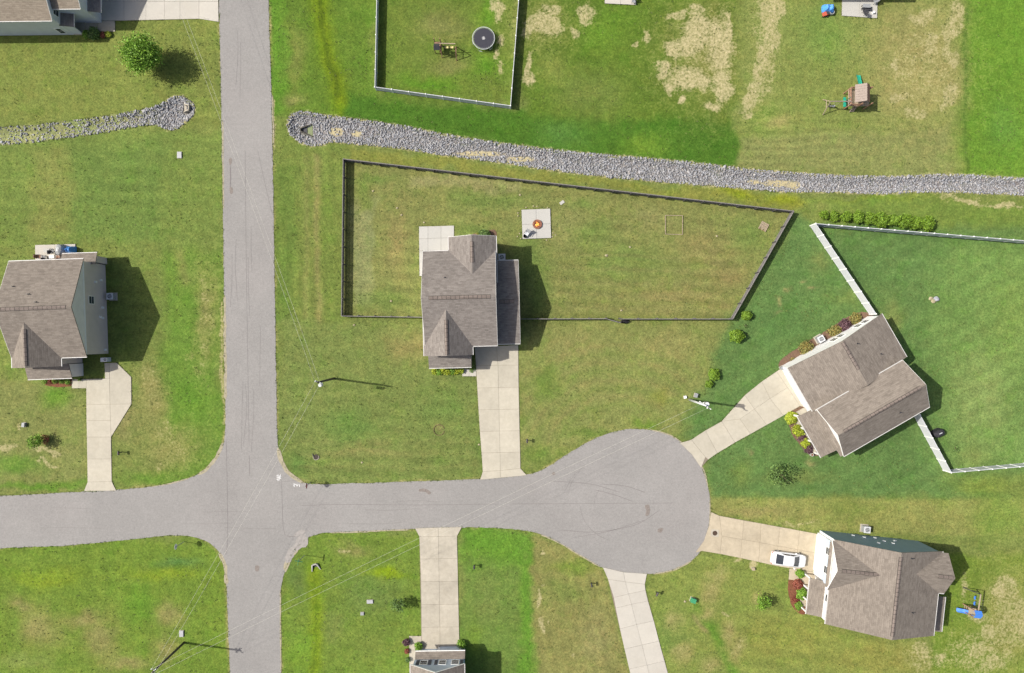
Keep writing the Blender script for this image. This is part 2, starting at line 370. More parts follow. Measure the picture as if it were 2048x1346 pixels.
def mat_fire():
    m, nt, b = newmat('fire'); N = NT(nt); p = N.pos(); n = N.noise(p, 6, 3)
    c = N.mix(N.rng(n, .4, .65, 0, 1), (1.0, .22, .03), (1.0, .62, .18)); N.link(c, b.inputs['Base Color']); N.link(c, b.inputs['Emission Color']); b.inputs['Emission Strength'].default_value = .55
    return m
M['fire'] = mat_fire()
# ================================================================== SETTING: ground, roads, driveways, rock channels
CH_TOP = [(573,246),(580,229),(600,222),(640,228),(700,236),(800,250),(900,270),(1000,285),(1100,298),(1200,308),(1300,316),(1400,326),(1500,338),(1600,345),(1700,351),(1800,352),(1900,348),(2060,357),(2300,372)]
CH_BOT = [(574,252),(579,269),(600,285),(625,293),(645,290),(662,284),(700,287),(800,297),(900,312),(1000,325),(1100,340),(1200,352),(1300,362),(1400,370),(1500,378),(1560,383),(1650,384),(1750,388),(1850,384),(1950,386),(2060,391),(2300,408)]
silt = [(670,262,16,9),(712,266,12,7),(960,306,50,6),(1040,317,30,6),(1560,366,34,8),(1590,370,14,9),(1510,363,16,5)]
CH2_TOP = [(-240,268),(-60,256),(0,253),(60,250),(150,240),(250,225),(310,212),(345,193),(365,191),(385,204),(390,214)]
CH2_BOT = [(-240,308),(-60,295),(0,290),(60,285),(130,276),(200,266),(250,257),(300,250),(345,260),(370,246),(388,230)]
chan1 = catmull(CH_TOP, 14) + catmull(CH_BOT, 14)[::-1]
chan2 = catmull(CH2_TOP, 14) + catmull(CH2_BOT, 14)[::-1]
ROAD = [(437,-700),(437,-300),(438,0),(442,200),(446,450),(449,700),(450,862),(438,905),(415,935),(380,955),(310,972),(230,980),(100,987),(0,992),(-300,1006),(-700,1024),
        None,(-700,1148),(-300,1118),(0,1097),(120,1092),(240,1081),(340,1071),(380,1073),(410,1082),(435,1101),(449,1130),(453,1180),(457,1280),(459,1346),(466,1700),(474,2100),
        None,(578,2100),(568,1700),(562,1346),(560,1205),(565,1160),(575,1125),(588,1101),(605,1083),(630,1070),(660,1065),(740,1062),(830,1058),(924,1055),(990,1056),(1040,1060),(1080,1068),(1120,1086),(1160,1110),(1206,1136),(1250,1146),(1300,1148),(1350,1138),(1385,1120),(1405,1095),(1417,1060),(1421,1020),(1418,985),(1408,945),(1390,912),(1366,887),(1340,871),(1300,860),(1262,858),(1220,866),(1180,882),(1140,905),(1100,931),(1075,943),(1053,949),(960,958),(830,963),(700,967),(622,968),(590,956),(572,941),(560,916),(555,885),(552,750),(548,500),(543,200),(537,0),(534,-300),(532,-700),None]
def road_outline(step):
    out = []; seg = []
    for p in ROAD:
        if p is None: out += catmull(seg, step); seg = []
        else: seg.append(p)
    return out
ROADL = road_outline(9)

def build_ground():
    fx = np.arange(-76, 76.01, .25); fy = np.arange(-52, 52.01, .25)
    ext = np.array([3, 8, 18, 40, 90, 200, 450, 1000, 2200], float)
    X = np.concatenate([fx[0]-ext[::-1], fx, fx[-1]+ext]); Y = np.concatenate([fy[0]-ext[::-1], fy, fy[-1]+ext])
    gx, gy = np.meshgrid(X, Y); nx, ny = len(X), len(Y); x = gx.ravel(); y = gy.ravel()
    S = FPX/CAM_H; px = 1024 + x*S; py = 673 - y*S
    wx = px + 38*fbm(x/5, y/5, 11) + 22*fbm(x/1.4, y/1.4, 21); wy = py + 38*fbm(x/5, y/5, 31) + 22*fbm(x/1.4, y/1.4, 41)
    col = np.tile(np.array((118, 136, 64), float), (len(x), 1)); dry = np.zeros(len(x)) + .08; bare = np.full(len(x), -.6)
    hx = px + 2.5*fbm(x/1.2, y/1.2, 51); hy = py + 2.5*fbm(x/1.2, y/1.2, 61)
    def ss(t): t = np.clip(t, 0, 1); return t*t*(3-2*t)
    def reg(poly, c, soft=14, hard=False, d=None):
        nonlocal col, dry
        a, b = (hx, hy) if hard else (wx, wy)
        if len(poly) == 4 and not hasattr(poly[0], '__len__'):
            x0, y0, x1, y1 = poly; poly = [(x0,y0),(x1,y0),(x1,y1),(x0,y1)]
        P = np.array(poly, float); m = soft + 30
        k = (a > P[:,0].min()-m) & (a < P[:,0].max()+m) & (b > P[:,1].min()-m) & (b < P[:,1].max()+m)
        if not k.any(): return
        sdist = segdist(a[k], b[k], poly); sdist = np.where(inside(a[k], b[k], poly), sdist, -sdist)
        w = ss(sdist/(2*soft)+.5)[:, None]; col[k] = col[k]*(1-w) + np.array(c, float)*w
        if d is not None: dry[k] = dry[k]*(1-w[:,0]) + d*w[:,0]
    def ell(cx, cy, rx, ry, c=None, amt=1.0, d=None, s=None, ang=0, warp=True):
        a, b = (wx, wy) if warp else (hx, hy); ca, sa = math.cos(R(ang)), math.sin(R(ang))
        u = ((a-cx)*ca + (b-cy)*sa)/rx; v = (-(a-cx)*sa + (b-cy)*ca)/ry
        k = (u*u + v*v) < 5.0; q = np.exp(-1.25*(u[k]**2+v[k]**2)**1.15)*amt
        if c is not None: col[k] = col[k]*(1-q[:,None]) + np.array(c, float)*q[:,None]
        if d is not None: dry[k] = np.maximum(dry[k], d*q)
        if s is not None:
            s = s*1.25+.06
            bare[k] = np.maximum(bare[k], -.6 + (s+.6)*np.minimum(q*1.5, 1)); h = ((u/1.9)**2 + (v/1.9)**2) < 2.5; dry[h] = np.maximum(dry[h], .5*np.exp(-1.3*((u[h]/1.9)**2+(v[h]/1.9)**2)))
    def band(pts, width, c=None, amt=1.0, d=None, s=None):
        P = np.array(pts, float); m = width*2.5
        k = (wx > P[:,0].min()-m) & (wx < P[:,0].max()+m) & (wy > P[:,1].min()-m) & (wy < P[:,1].max()+m)
        q = np.exp(-(segdist(px[k]*.6+wx[k]*.4, py[k]*.6+wy[k]*.4, pts, False)/width)**2)*amt
        if c is not None: col[k] = col[k]*(1-q[:,None]) + np.array(c, float)*q[:,None]
        if d is not None: dry[k] = np.maximum(dry[k], d*q)
        if s is not None: bare[k] = np.maximum(bare[k], -.6 + (s+.6)*np.minimum(q*1.3, 1))
    # ---- lawns, lot by lot (colours as the sunlit turf shows them)
    reg((-900,-900,440,250), (122,139,62)); reg((-900,265,445,500), (112,138,60)); reg((150,290,330,480), (103,134,58), 20)
    reg((60,300,150,480), (126,140,68), 16); reg((-900,480,330,770), (116,137,62)); reg((325,500,446,985), (100,141,47), 18, d=.12)
    reg((-900,765,172,992), (128,139,74), d=.22); ell(118,792,32,24,(92,142,38)); ell(40,935,60,16,(98,142,48)); ell(90,972,120,9,(92,142,38))
    ell(300,950,60,16,(95,142,42)); ell(380,800,40,60,(92,142,38)); ell(250,840,26,40,(138,138,82),1,d=.35)
    for a in ((405,590,16,50),(425,650,9,40),(412,705,14,30),(330,855,34,22),(360,890,22,18),(315,925,26,16),(300,760,22,30),(385,715,10,10),(404,745,12,16)): ell(*a, None, 1, d=.62, s=.02)
    for a in ((95,904,34,10),(10,900,28,12),(100,930,26,5),(42,858,6,10)): ell(*a, None, 1, d=.8, s=.45)
    for a in ((412,620,26,100),(345,890,60,50),(300,790,30,60)): ell(*a, (146,142,82), .7, d=.5, s=-.02)
    band([(443,600),(446,700),(447,850)], 4, s=.5, d=.8); band([(360,510),(372,560)], 12, (150,140,85), .5)
    reg((-900,1075,458,2000), (104,138,42), d=.10)
    for a in ((80,1255,50,50),(200,1275,40,50),(165,1235,40,16),(335,1235,26,26),(330,1300,30,24),(40,1210,30,16),(250,1320,50,16)): ell(*a, (146,142,84), .9, d=.38)
    ell(330,1150,90,16,(122,152,34)); ell(90,1155,80,18,(122,152,34)); ell(40,1330,80,20,(126,148,66)); ell(280,1215,34,40,(92,142,34)); ell(355,1122,50,14,(86,132,58)); ell(430,1240,22,90,(112,146,44)); band([(452,1140),(456,1200),(459,1340)], 5, (172,160,110), .8, d=.5)
    # centre strip beside the road and the ditch there
    reg((538,-900,752,235), (88,126,34)); reg((540,-900,574,240), (88,140,34), 10); reg((548,240,690,660), (112,135,57)); reg((556,330,584,900), (98,128,50), 8); band([(632,310),(634,500),(636,640),(634,760),(632,900)], 8, (146,138,84), .7, d=.25)
    band([(610,320),(612,640),(606,900)], 7, (132,136,74), .6); band([(634,-200),(640,0),(652,100),(668,170),(690,225)], 19, (112,142,8), .9); band([(636,-200),(640,0),(652,100),(664,150),(672,190)], 6, (70,98,10), .85)
    ell(590,110,24,70,(128,136,66),.7); band([(548,200),(549,300)], 3, s=.55, d=.7); ell(595,200,22,20,(128,138,70))
    reg((757,-900,1030,205), (98,126,42), 8); ell(880,55,60,40,(124,132,68)); ell(965,130,50,26,(84,142,24)); ell(850,165,60,18,(84,140,26)); ell(900,130,60,20,(122,132,66)); ell(975,25,30,30,(88,142,28))
    for a in ((1000,20,14,26),(1005,70,12,16),(1000,105,7,20),(985,12,10,10),(1006,130,8,14)): ell(*a, None, 1, d=.7, s=.55)
    reg([(690,185),(1022,222),(1480,215),(1480,345),(1200,330),(690,240)], (60,110,22), 12)
    reg((1044,-900,1474,235), (84,120,30), 14, d=.08); ell(1180,180,90,60,(112,130,60),.7); ell(1120,270,60,30,(74,126,44)); ell(1290,285,50,20,(96,140,34)); ell(1190,60,60,40,(92,138,32)); ell(1110,140,40,30,(118,138,56))
    for a in ((1082,40,34,26),(1108,52,20,34),(1062,55,9,26),(1100,12,26,14),(1170,25,16,26),(1058,128,8,34),(1062,150,12,16),(1145,60,14,12),(1298,78,12,20),(1272,92,10,8),(1355,32,22,14),(1396,22,22,12)): ell(*a, None, 1, d=.75, s=.52)
    for a in ((1400,62,40,40),(1440,95,26,60),(1380,95,36,28),(1350,105,22,22),(1388,170,46,26),(1345,180,20,16),(1440,170,24,40),(1425,215,30,12),(1362,205,14,8),(1330,145,16,22),(1455,60,12,36)): ell(*a, None, 1, d=.8, s=.62)
    for a in ((1400,110,90,110),(1085,45,60,60),(1435,110,46,120)): ell(*a, (132,136,68), .6, d=.5, s=.18)
    for a in ((1440,100,34,90),(1400,55,46,26),(1375,165,60,34)): ell(*a, None, 1, d=.7, s=.40)
    reg((1478,-900,1932,340), (128,146,70), 16, d=.10)
    for a in ((1535,35,26,60),(1520,100,20,40),(1512,150,10,40),(1502,190,18,40),(1508,232,14,12),(1540,60,20,50),(1555,10,20,26)): ell(*a, None, 1, d=.85, s=.48)
    reg([(1478,275),(1700,262),(1905,250),(1905,350),(1470,345)], (136,146,82), 12, d=.16); ell(1540,250,40,30,(116,148,58)); ell(1650,60,60,60,(112,146,62))
    for a in ((1830,90,80,80),(1800,180,60,40),(1860,170,50,60),(1560,250,30,16)): ell(*a, (168,162,98), .85, d=.5)
    for a in ((1905,50,20,60),(1905,110,16,40),(1845,30,40,14),(1838,225,30,16),(1800,195,26,14),(1895,190,20,40),(1860,80,24,30),(1790,130,14,16)): ell(*a, None, 1, d=.85, s=.36)
    ell(1835,125,105,125,(160,156,94),.8,d=.62,s=.10); ell(1525,110,34,130,None,1,d=.7,s=.22)
    reg((1932,-900,3000,352), (97,147,38), 22); ell(2010,250,40,60,(92,146,46)); band([(1932,20),(1930,200),(1938,340)], 4, (78,118,36), .8)
    # between the rock channel and the black fence
    reg([(690,292),(900,318),(1200,358),(1600,388),(1630,432),(1588,420),(690,315)], (132,141,60), 6)
    for a in ((1570,398,40,12),(1750,402,120,9),(1480,390,30,10)): ell(*a, (142,158,28), .95)
    reg([(1620,395),(3000,400),(3000,480),(1640,445)], (112,142,56), 12); ell(1930,398,60,8,None,1,d=.9,s=.5); ell(2010,402,40,7,None,1,d=.9,s=.55); ell(1650,420,40,16,(124,140,66))
    # fenced back yard
    reg([(686,318),(1588,422),(1466,638),(684,632)], (130,138,74), 3, True, d=.14)
    reg((702,400,742,610), (140,148,94), 8); reg([(815,352),(1050,362),(1050,382),(815,374)], (150,150,96), 6); reg((712,345,735,420), (118,138,64), 8)
    for a in ((790,480,22,70),(1400,500,60,40),(1460,545,40,30),(1345,600,90,22),(1440,610,40,16),(880,400,50,18)): ell(*a, (146,136,82), .8, d=.2)
    for a in ((1190,465,50,22),(1170,415,30,16),(1250,520,110,36),(1060,510,40,60),(960,400,120,24),(750,360,50,12),(1080,590,30,70),(770,600,60,30),(940,455,60,14),(1500,470,36,40)): ell(*a, (106,136,60), .8)
    ell(1120,450,60,30,(138,142,84),.6); ell(1300,440,50,26,(140,142,86),.7)
    for i in range(10): band([(1120,505+i*14),(1440,520+i*13)], 3.2, (118,132,62) if i % 2 else (140,140,82), .45)
    # front yards beside the main house
    reg((556,640,962,966), (115,135,66), 10, d=.08); ell(820,690,60,40,(144,135,80),.85,d=.2); ell(690,850,60,40,(94,136,56),.8); ell(600,925,26,30,(90,134,56),.8); ell(880,820,60,40,(102,136,60),.7); ell(740,900,100,16,(138,134,78),.7,d=.2); ell(650,880,30,40,(128,140,74),.6); ell(960,905,12,60,(100,134,56),.7)
    for i in range(7): band([(600,868+i*13),(950,872+i*12)], 3, (126,136,72) if i % 2 else (108,132,60), .5)
    band([(575,968),(700,972),(950,962)], 5, (96,132,46), .7); ell(878,860,10,10,(138,138,80),1,d=.25)
    reg([(1042,642),(1462,642),(1440,700),(1395,800),(1350,872),(1290,850),(1180,878),(1100,925),(1054,945),(1040,930)], (132,143,76), 6, d=.12)
    for i in range(8):
        r0 = 95+i*17; pts = [(1235+r0*1.25*math.cos(t), 905+r0*math.sin(t)) for t in np.linspace(math.pi*1.03, math.pi*1.72, 16)]; band(pts, 4.5, (146,141,84) if i % 2 else (112,136,60), .42, d=.1 if i % 2 else 0)
    for a in ((1078,915,34,22),(1180,870,50,12),(1090,760,26,40)): ell(*a, (98,134,48), .8)
    ell(1150,690,60,30,(142,138,82),.7,d=.2); ell(1340,690,60,30,(146,140,84),.6,d=.2); ell(1300,850,30,8,(100,140,40),.9); ell(1320,800,20,20,(140,150,60),.7)
    # bluish well-kept turf round the house on the right
    reg([(1592,420),(1640,440),(3000,470),(3000,940),(1905,945),(2020,1000),(1422,994),(1408,930),(1362,872),(1400,800),(1436,705),(1466,640)], (88,128,64), 18)
    for a in ((1700,530,60,30),(1560,650,80,50),(1640,740,60,40),(1520,800,60,20)): ell(*a, (78,122,60), .7)
    reg([(1900,470),(3000,470),(3000,950),(1905,945),(1870,800),(1850,650)], (106,146,70), 50); ell(1960,790,80,110,(132,158,86),.9); ell(2030,640,60,100,(122,156,72),.8); ell(1780,650,24,60,(128,142,72),.8); ell(1690,600,40,20,(112,138,64),.6); ell(1640,520,26,26,(122,136,70),.7,d=.2); ell(1480,945,30,30,(104,132,58),.7); ell(1600,955,80,12,(120,138,66),.6); ell(1950,905,30,18,(128,148,76),.8,d=.25)
    for a in ((1575,575,10,7),(1605,560,8,6),(1552,600,8,6),(1560,620,9,6),(1625,575,8,5),(1625,930,16,8),(1500,900,8,8),(1660,905,10,7)): ell(*a, (150,148,96), .9, d=.55)
    reg([(1422,996),(2030,1000),(3000,1000),(3000,1110),(1640,1062),(1425,1024)], (142,150,78), 6, True, d=.18); ell(1520,1030,80,16,(150,142,86),.8,d=.35); ell(1600,1056,60,6,None,1,d=.7,s=.25); ell(2000,1040,60,60,(122,154,62)); ell(1700,1020,60,20,(122,140,64)); ell(1960,970,60,26,(124,152,60))
    reg([(1395,1112),(1440,1112),(1630,1150),(1640,1240),(1660,1262),(1860,1290),(1860,2000),(1345,2000),(1300,1180),(1300,1150)], (128,147,66), 8, True, d=.10)
    ell(1560,1280,120,50,(140,146,64),.8); ell(1760,1320,120,40,(142,144,66),.9); ell(1340,1260,30,50,(96,134,52),.8); band([(1395,1215),(1425,1260),(1470,1346)], 9, (86,138,36), .9); band([(1388,1230),(1410,1260)], 5, (150,140,92), .8)
    for a in ((1420,1180,26,26),(1412,1220,20,14),(1450,1265,12,34),(1475,1295,16,30),(1362,1300,22,24),(1428,1325,24,18),(1440,1150,20,20),(1345,1240,18,24),(1510,1200,10,10)): ell(*a, (164,156,96), .8, d=.6, s=-.02)
    ell(1450,1222,7,10,None,1,d=1,s=.5); ell(1500,1118,30,6,None,1,d=.8,s=.4); ell(1508,1139,10,10,None,1,d=1,s=.75)
    reg([(1860,1130),(1910,1110),(3000,1090),(3000,2000),(1850,2000),(1862,1280)], (114,146,46), 10, d=.14)
    for a in ((2010,1175,28,40),(2038,1240,20,60),(1975,1260,20,30),(1955,1300,30,30),(1835,1300,26,22),(1990,1330,40,20),(1880,1312,22,20),(1930,1165,10,26),(1950,1230,26,14)): ell(*a, None, 1, d=.75, s=.36)
    ell(2015,1235,60,120,(160,154,92),.7,d=.6,s=.24); ell(1960,1300,90,60,None,1,d=.55,s=.18); ell(1840,1310,60,36,None,1,d=.5,s=.1)
    reg((556,1066,842,2000), (107,140,46), 12, d=.06); ell(590,1155,26,36,(92,122,54),.9); ell(705,1105,30,14,(132,136,74),.9,d=.4); ell(686,1104,14,6,None,1,d=.8,s=.35); ell(745,1190,70,50,(96,124,58),.8); ell(660,1250,30,40,(108,126,62),.7); band([(630,1140),(630,1260),(632,1500)], 13, (122,154,18), .9); band([(629,1160),(629,1346)], 4, (84,116,22), .6); ell(768,1145,40,9,(134,168,14),1); ell(740,1290,60,40,(116,138,58),.6); ell(600,1310,26,40,(104,150,36),.8)
    reg((918,1060,1046,2000), (101,135,54), 8, d=.05); reg((918,1056,1050,1120), (92,147,38), 26); ell(970,1200,40,60,(110,130,62),.7); ell(945,1280,16,40,(110,148,44),.8)
    reg([(1050,1064),(1120,1090),(1206,1140),(1258,1346),(1290,2000),(1056,2000)], (139,141,78), 6, True, d=.16); reg([(1038,1058),(1056,1062),(1066,1346),(1060,2000),(1044,2000)], (92,146,40), 9); ell(1150,1130,60,14,(112,142,48),.8); ell(1130,1180,50,30,(112,136,60),.7); ell(1200,1280,40,60,(148,146,92),.7,d=.2)
    for a in ((1088,1178,12,6),(1082,1208,7,22),(1082,1250,8,14),(1098,1240,4,6),(1078,1108,6,6),(1150,1310,8,8)): ell(*a, None, 1, d=.8, s=.5)
    # thin sandy edge along the pavement, and round the rock channels
    k = (np.abs(px-1024) < 1150) & (np.abs(py-673) < 800)
    dr = segdist(px[k], py[k], ROADL[::2]); ed = np.exp(-(dr/6.0)**2)*(fbm(x[k]/3, y[k]/3, 71)*2.2+.45); dry[k] = np.maximum(dry[k], np.clip(ed, 0, .9)); bare[k] = np.maximum(bare[k], -.6+1.0*np.clip(ed*1.1-.15, 0, 1))
    # mower tracks, lot by lot
    for poly, ang, per, am in (((-900,265,445,760),4,30,.045),((-900,-900,440,245),-2,26,.03),([(686,318),(1588,422),(1466,638),(684,632)],5,27,.05),((556,640,962,966),2,28,.055),((548,240,690,640),88,24,.05),([(1478,235),(1905,235),(1905,350),(1470,345)],1,17,.07),([(1592,420),(3000,470),(3000,940),(1422,994),(1466,640)],-30,34,.04),((-900,1075,458,2000),86,40,.04),([(1050,1064),(1206,1140),(1290,2000),(1056,2000)],78,26,.05),([(1395,1112),(1860,1290),(1860,2000),(1345,2000)],10,30,.05),((1044,-900,1474,330),92,36,.03)):
        if not hasattr(poly[0], '__len__'): x0, y0, x1, y1 = poly; poly = [(x0,y0),(x1,y0),(x1,y1),(x0,y1)]
        k = inside(px, py, poly); ca, sa = math.cos(R(ang)), math.sin(R(ang)); c2 = -px[k]*sa + py[k]*ca + 16*fbm(x[k]/9, y[k]/9, 101)
        wv = .85*np.clip(1.6*np.sin(2*math.pi*c2/per), -1, 1)*np.clip(fbm(x[k]/7, y[k]/7, 103)*3.5+.45, 0, 1.3); col[k] *= (1+am*wv)[:,None]
    col = col*.80 + .20*np.array((166., 166., 116.))
    z = np.zeros(len(x))
    for ch in (chan1, chan2):
        P = np.array(ch); kk = (px > P[:,0].min()-40) & (px < P[:,0].max()+40) & (py > P[:,1].min()-40) & (py < P[:,1].max()+40)
        dd = segdist(px[kk], py[kk], ch); ins = inside(px[kk], py[kk], ch)
        z[kk] -= np.where(ins, .42*ss(dd/16), 0); bare[kk] = np.maximum(bare[kk], np.where(ins, np.where(dd > 4, -.8, 1.0), .95*np.exp(-(dd/5.0)**2)-.5+.3*fbm(x[kk], y[kk], 91)))
        col[kk] = np.where((ins & (dd > 4))[:,None], np.array((150,148,146.)), col[kk]); dry[kk] = np.where(ins, -.6, dry[kk]); bare[kk] = np.where(ins & (dd > 4), -.8, bare[kk])
        if ch is chan2: bare[kk] = np.where((dd < 9) & (px[kk] < 330), np.minimum(bare[kk], -.2), bare[kk])
        for cx, cy, rx, ry in silt:
            uu = ((px[kk]-cx)/rx/1.3)**2 + ((py[kk]-cy)/ry/1.3)**2; bare[kk] = np.where(ins, np.maximum(bare[kk], 1.5-1.6*uu), bare[kk])
        if ch is chan2:   # weeds have grown over the west part
            wgt = np.clip((335-px[kk])/150, 0, 1)*(.85+1.0*fbm(x[kk]/1.5, y[kk]/1.5, 93)); wc = np.clip(wgt*1.6, 0, 1)[:,None]; col[kk] = np.where(ins[:,None], np.array((160,168,112.))*wc+col[kk]*(1-wc), col[kk])
    z += .02*fbm(x/1.3, y/1.3, 81)*(np.abs(x) < 80)
    idx = np.arange(nx*ny).reshape(ny, nx)
    F = np.stack([idx[:-1,:-1].ravel(), idx[:-1,1:].ravel(), idx[1:,1:].ravel(), idx[1:,:-1].ravel()], 1)
    z -= .02
    o = np_mesh('ground', np.stack([x, y, z], 1), F, M['lawn']); tag(o, 'mown grass lawns with dry and sandy patches', None, None, 'structure')
    o.data.polygons.foreach_set('use_smooth', [True]*len(o.data.polygons))
    lin = s2l(np.clip(col, 0, 255))/KLIT*1.10
    at = o.data.attributes.new('tint', 'FLOAT_COLOR', 'POINT'); at.data.foreach_set('color', np.concatenate([lin, np.ones((len(x),1))], 1).astype(np.float32).ravel())
    for nm, a in (('dry', dry), ('bare', bare)):
        q = o.data.attributes.new(nm, 'FLOAT', 'POINT'); q.data.foreach_set('value', a.astype(np.float32))
    return o
build_ground()

# ---- roads
def sheet(name, pts_px, z, mat, parent=None, jit=0.0, seed=1):
    P = np.array([W(*p) for p in pts_px])
    if jit:
        P = P + jit*np.stack([fbm(P[:,0]*2.1, P[:,1]*2.1, seed), fbm(P[:,0]*2.1, P[:,1]*2.1, seed+9)], 1)
    V3 = [Vector((float(p[0]), float(p[1]), 0)) for p in P]; tri = tessellate_polygon([V3]); F3 = []
    for t in tri:
        a, b, c = (V3[i] for i in t); F3.append(t if (b-a).cross(c-a).z > 0 else t[::-1])
    me = bpy.data.meshes.new(name); me.from_pydata([(v.x, v.y, z) for v in V3], [], F3); me.update(); me.materials.append(mat)
    o = bpy.data.objects.new(name, me); COL.objects.link(o); OFF[o.name] = Vector((0,0,0))
    if parent: o.parent = parent
    return o
road = tag(sheet('road', road_outline(4), .008, M['asphalt'], None, .22, 3), 'faded grey asphalt crossroads with a round cul-de-sac', None, None, 'structure')
def strip(name, pts_px, width, z, mat, parent, seed=0, rag=.5):
    P = np.array([W(*p) for p in catmull(pts_px, 6)]); T = np.gradient(P, axis=0); T /= np.linalg.norm(T, axis=1)[:,None]+1e-9
    Nn = np.stack([-T[:,1], T[:,0]], 1); n = len(P); s = np.arange(n)*.6
    w1 = width*(.5+rag*fbm(s, s*0+seed, 5+seed)); w2 = width*(.5+rag*fbm(s, s*0+seed+7, 9+seed))
    if rag: w1[0] = w1[-1] = w2[0] = w2[-1] = 0.01
    A = P + Nn*w1[:,None]; B = P - Nn*w2[:,None]; mb = MB()
    V = [(a[0],a[1],z) for a in A] + [(b[0],b[1],z) for b in B]
    mb.add(V, [(i, n+i, n+i+1, i+1) for i in range(n-1)])
    return obj(name, mb, mat, parent)
verges = [[(449,590),(450,700),(451,800)],[(445,885),(437,905),(417,935),(395,950)],[(555,895),(560,916),(572,941),(588,955),(600,963),(610,967)],[(438,1104),(449,1128),(453,1170)],[(606,1084),(590,1100),(578,1120),(571,1145)],[(545,190),(546,240),(547,290)],[(1300,859),(1340,870),(1366,886)],[(1420,1000),(1420,1050),(1410,1085)],[(1385,1121),(1350,1139),(1305,1149)],[(1080,1069),(1120,1087),(1160,1111),(1200,1134)],[(1390,911),(1409,944),(1416,975)],[(380,956),(340,967),(300,974)],[(560,1180),(561,1260),(562,1346)],[(445,240),(446,330),(447,420)],[(660,1066),(740,1063),(820,1059)]]
for i, v in enumerate(verges):
    o = strip('road_verge', v, (.35,.42,.55,.5,.7)[i % 5] if i < 5 else .17, .013, M['verge'], None, i+1, .95); tag(o, None, None, None, 'structure')
# dirt washed onto the junction
for _v, _w in (([(572,1126),(584,1104),(598,1088),(616,1075)],1.3),([(586,1074),(598,1066),(612,1062)],.8),([(590,1084),(604,1074),(612,1068)],.9)):
    tag(strip('road_verge', _v, _w, .0152 if _w > 1 else .0162 if _w < .85 else .0172, plain('washed_out_sand', seen(192, 186, 180), .95, .14, 2.5), None, 31, 1.0), None, None, None, 'structure')
seams = [([(452,880),(454,960),(455,1070),(452,1110)],.05),([(563,960),(564,1000),(566,1050),(570,1072)],.05),([(498,910),(499,930),(499,952)],.06),([(565,963),(580,962),(596,961)],.05),([(570,1072),(583,1073),(596,1074)],.07),([(600,1011),(690,1009),(830,1010),(1000,1008)],.05),([(1020,1008),(1200,1007),(1350,1006)],.045),([(490,300),(492,500),(495,700),(498,890)],.035),([(515,300),(535,390),(545,430)],.04),([(1190,980),(1230,990),(1265,1003)],.06),([(1200,968),(1250,972),(1290,985)],.06),([(1150,1075),(1220,1062),(1290,1040)],.05),([(1120,1060),(1190,1064),(1270,1050),(1320,1020)],.05),([(460,330),(461,350),(460,380)],.15),([(1100,962),(1180,968),(1240,985)],.05)]
for k in range(4):
    r0 = 70+k*24; a0 = random.uniform(2.2, 3.4); cxx, cyy = 1275+random.uniform(-20,20), 1005+random.uniform(-20,20)
    seams.append(([(cxx+r0*1.05*math.cos(a0+t*.28), cyy-r0*.85*math.sin(a0+t*.28)) for t in range(random.choice((3,4,5)))], .03))
for k in range(10):
    yy = random.uniform(20, 820); xx = random.uniform(458, 535); seams.append(([(xx, yy), (xx+random.uniform(-3,3), yy+50), (xx+random.uniform(-5,5), yy+random.uniform(80,160))], .03))
for k in range(8):
    xx = random.uniform(20, 980); yy = random.uniform(1000, 1048) if xx > 460 else random.uniform(1005, 1075); seams.append(([(xx, yy), (xx+50, yy+random.uniform(-2,2)), (xx+random.uniform(80,150), yy+random.uniform(-4,3))], .03))
for i, (p, w) in enumerate(seams): strip('pavement_seam', p, w, .0175, M['tar'], road, i+20, .35)
for i, p in enumerate((([(838,979),(846,977),(856,980),(862,985),(858,989),(850,984),(838,983)]), ([(1290,1012),(1297,1009),(1300,1018),(1298,1030),(1291,1031),(1293,1022)]), ([(459,376),(464,374),(466,384),(461,388)]), ([(1316,1058),(1326,1056),(1324,1064),(1316,1064)]), ([(1104,946),(1109,944),(1110,949),(1105,950)]), ([(510,1132),(518,1132),(517,1142),(511,1142)]), ([(458,318),(463,316),(463,326),(459,330)]))):
    sheet('pavement_stain', catmull(p, 2, True), .019, M['stain'], road, .1, i)
# sprayed utility marks near the corner
def strokes(name, segs, parent):
    mb = MB()
    for a, b in segs:
        A = W(*a); B = W(*b); mb.beam((A[0],A[1],.02), (B[0],B[1],.02), .06, .006)
    return obj(name, mb, M['paint'], parent)
strokes('spray_mark', [((553,951),(562,953)),((553,954),(562,957)),((556,949),(556,962)),((559,951),(558,961)),((553,958),(556,960)),((561,949),(560,956))], road)
strokes('spray_mark', [((586,968),(592,969)),((589,967),(588,974)),((586,971),(590,972)),((592,968),(594,973)),((594,973),(596,968)),((598,968),(599,974))], road)

# ---- driveways: a bed and single slabs on it
def inset(poly, d):
    n = len(poly); A = sum(poly[i][0]*poly[(i+1)%n][1]-poly[(i+1)%n][0]*poly[i][1] for i in range(n))
    if A < 0: poly = poly[::-1]
    L = []
    for i in range(n):
        a = Vector(poly[i]); b = Vector(poly[(i+1)%n]); t = (b-a).normalized(); nn = Vector((-t.y, t.x)); L.append((a+nn*d, t))
    out = []
    for i in range(n):
        p, t = L[i-1]; q, u = L[i]; den = t.x*u.y - t.y*u.x
        if abs(den) < 1e-4: out.append(tuple(q)); continue
        w = q - p; s = (w.x*u.y - w.y*u.x)/den; out.append(tuple(p + t*s))
    return out
SLAB_OUT = []
def slabs(name, label, outline, polys, mat, top=.055, kind='structure', gap=.013):
    SLAB_OUT.append(outline)
    o = obj(name, MB().prism([W(*p) for p in outline], -.03, .012), M['joint']); tag(o, label, None, None, kind)
    for p in polys:
        q = inset([W(*a) for a in p], gap); obj('concrete_slab', MB().prism(q, -.01, top + random.uniform(-.004, .004)), mat, o)
    return o
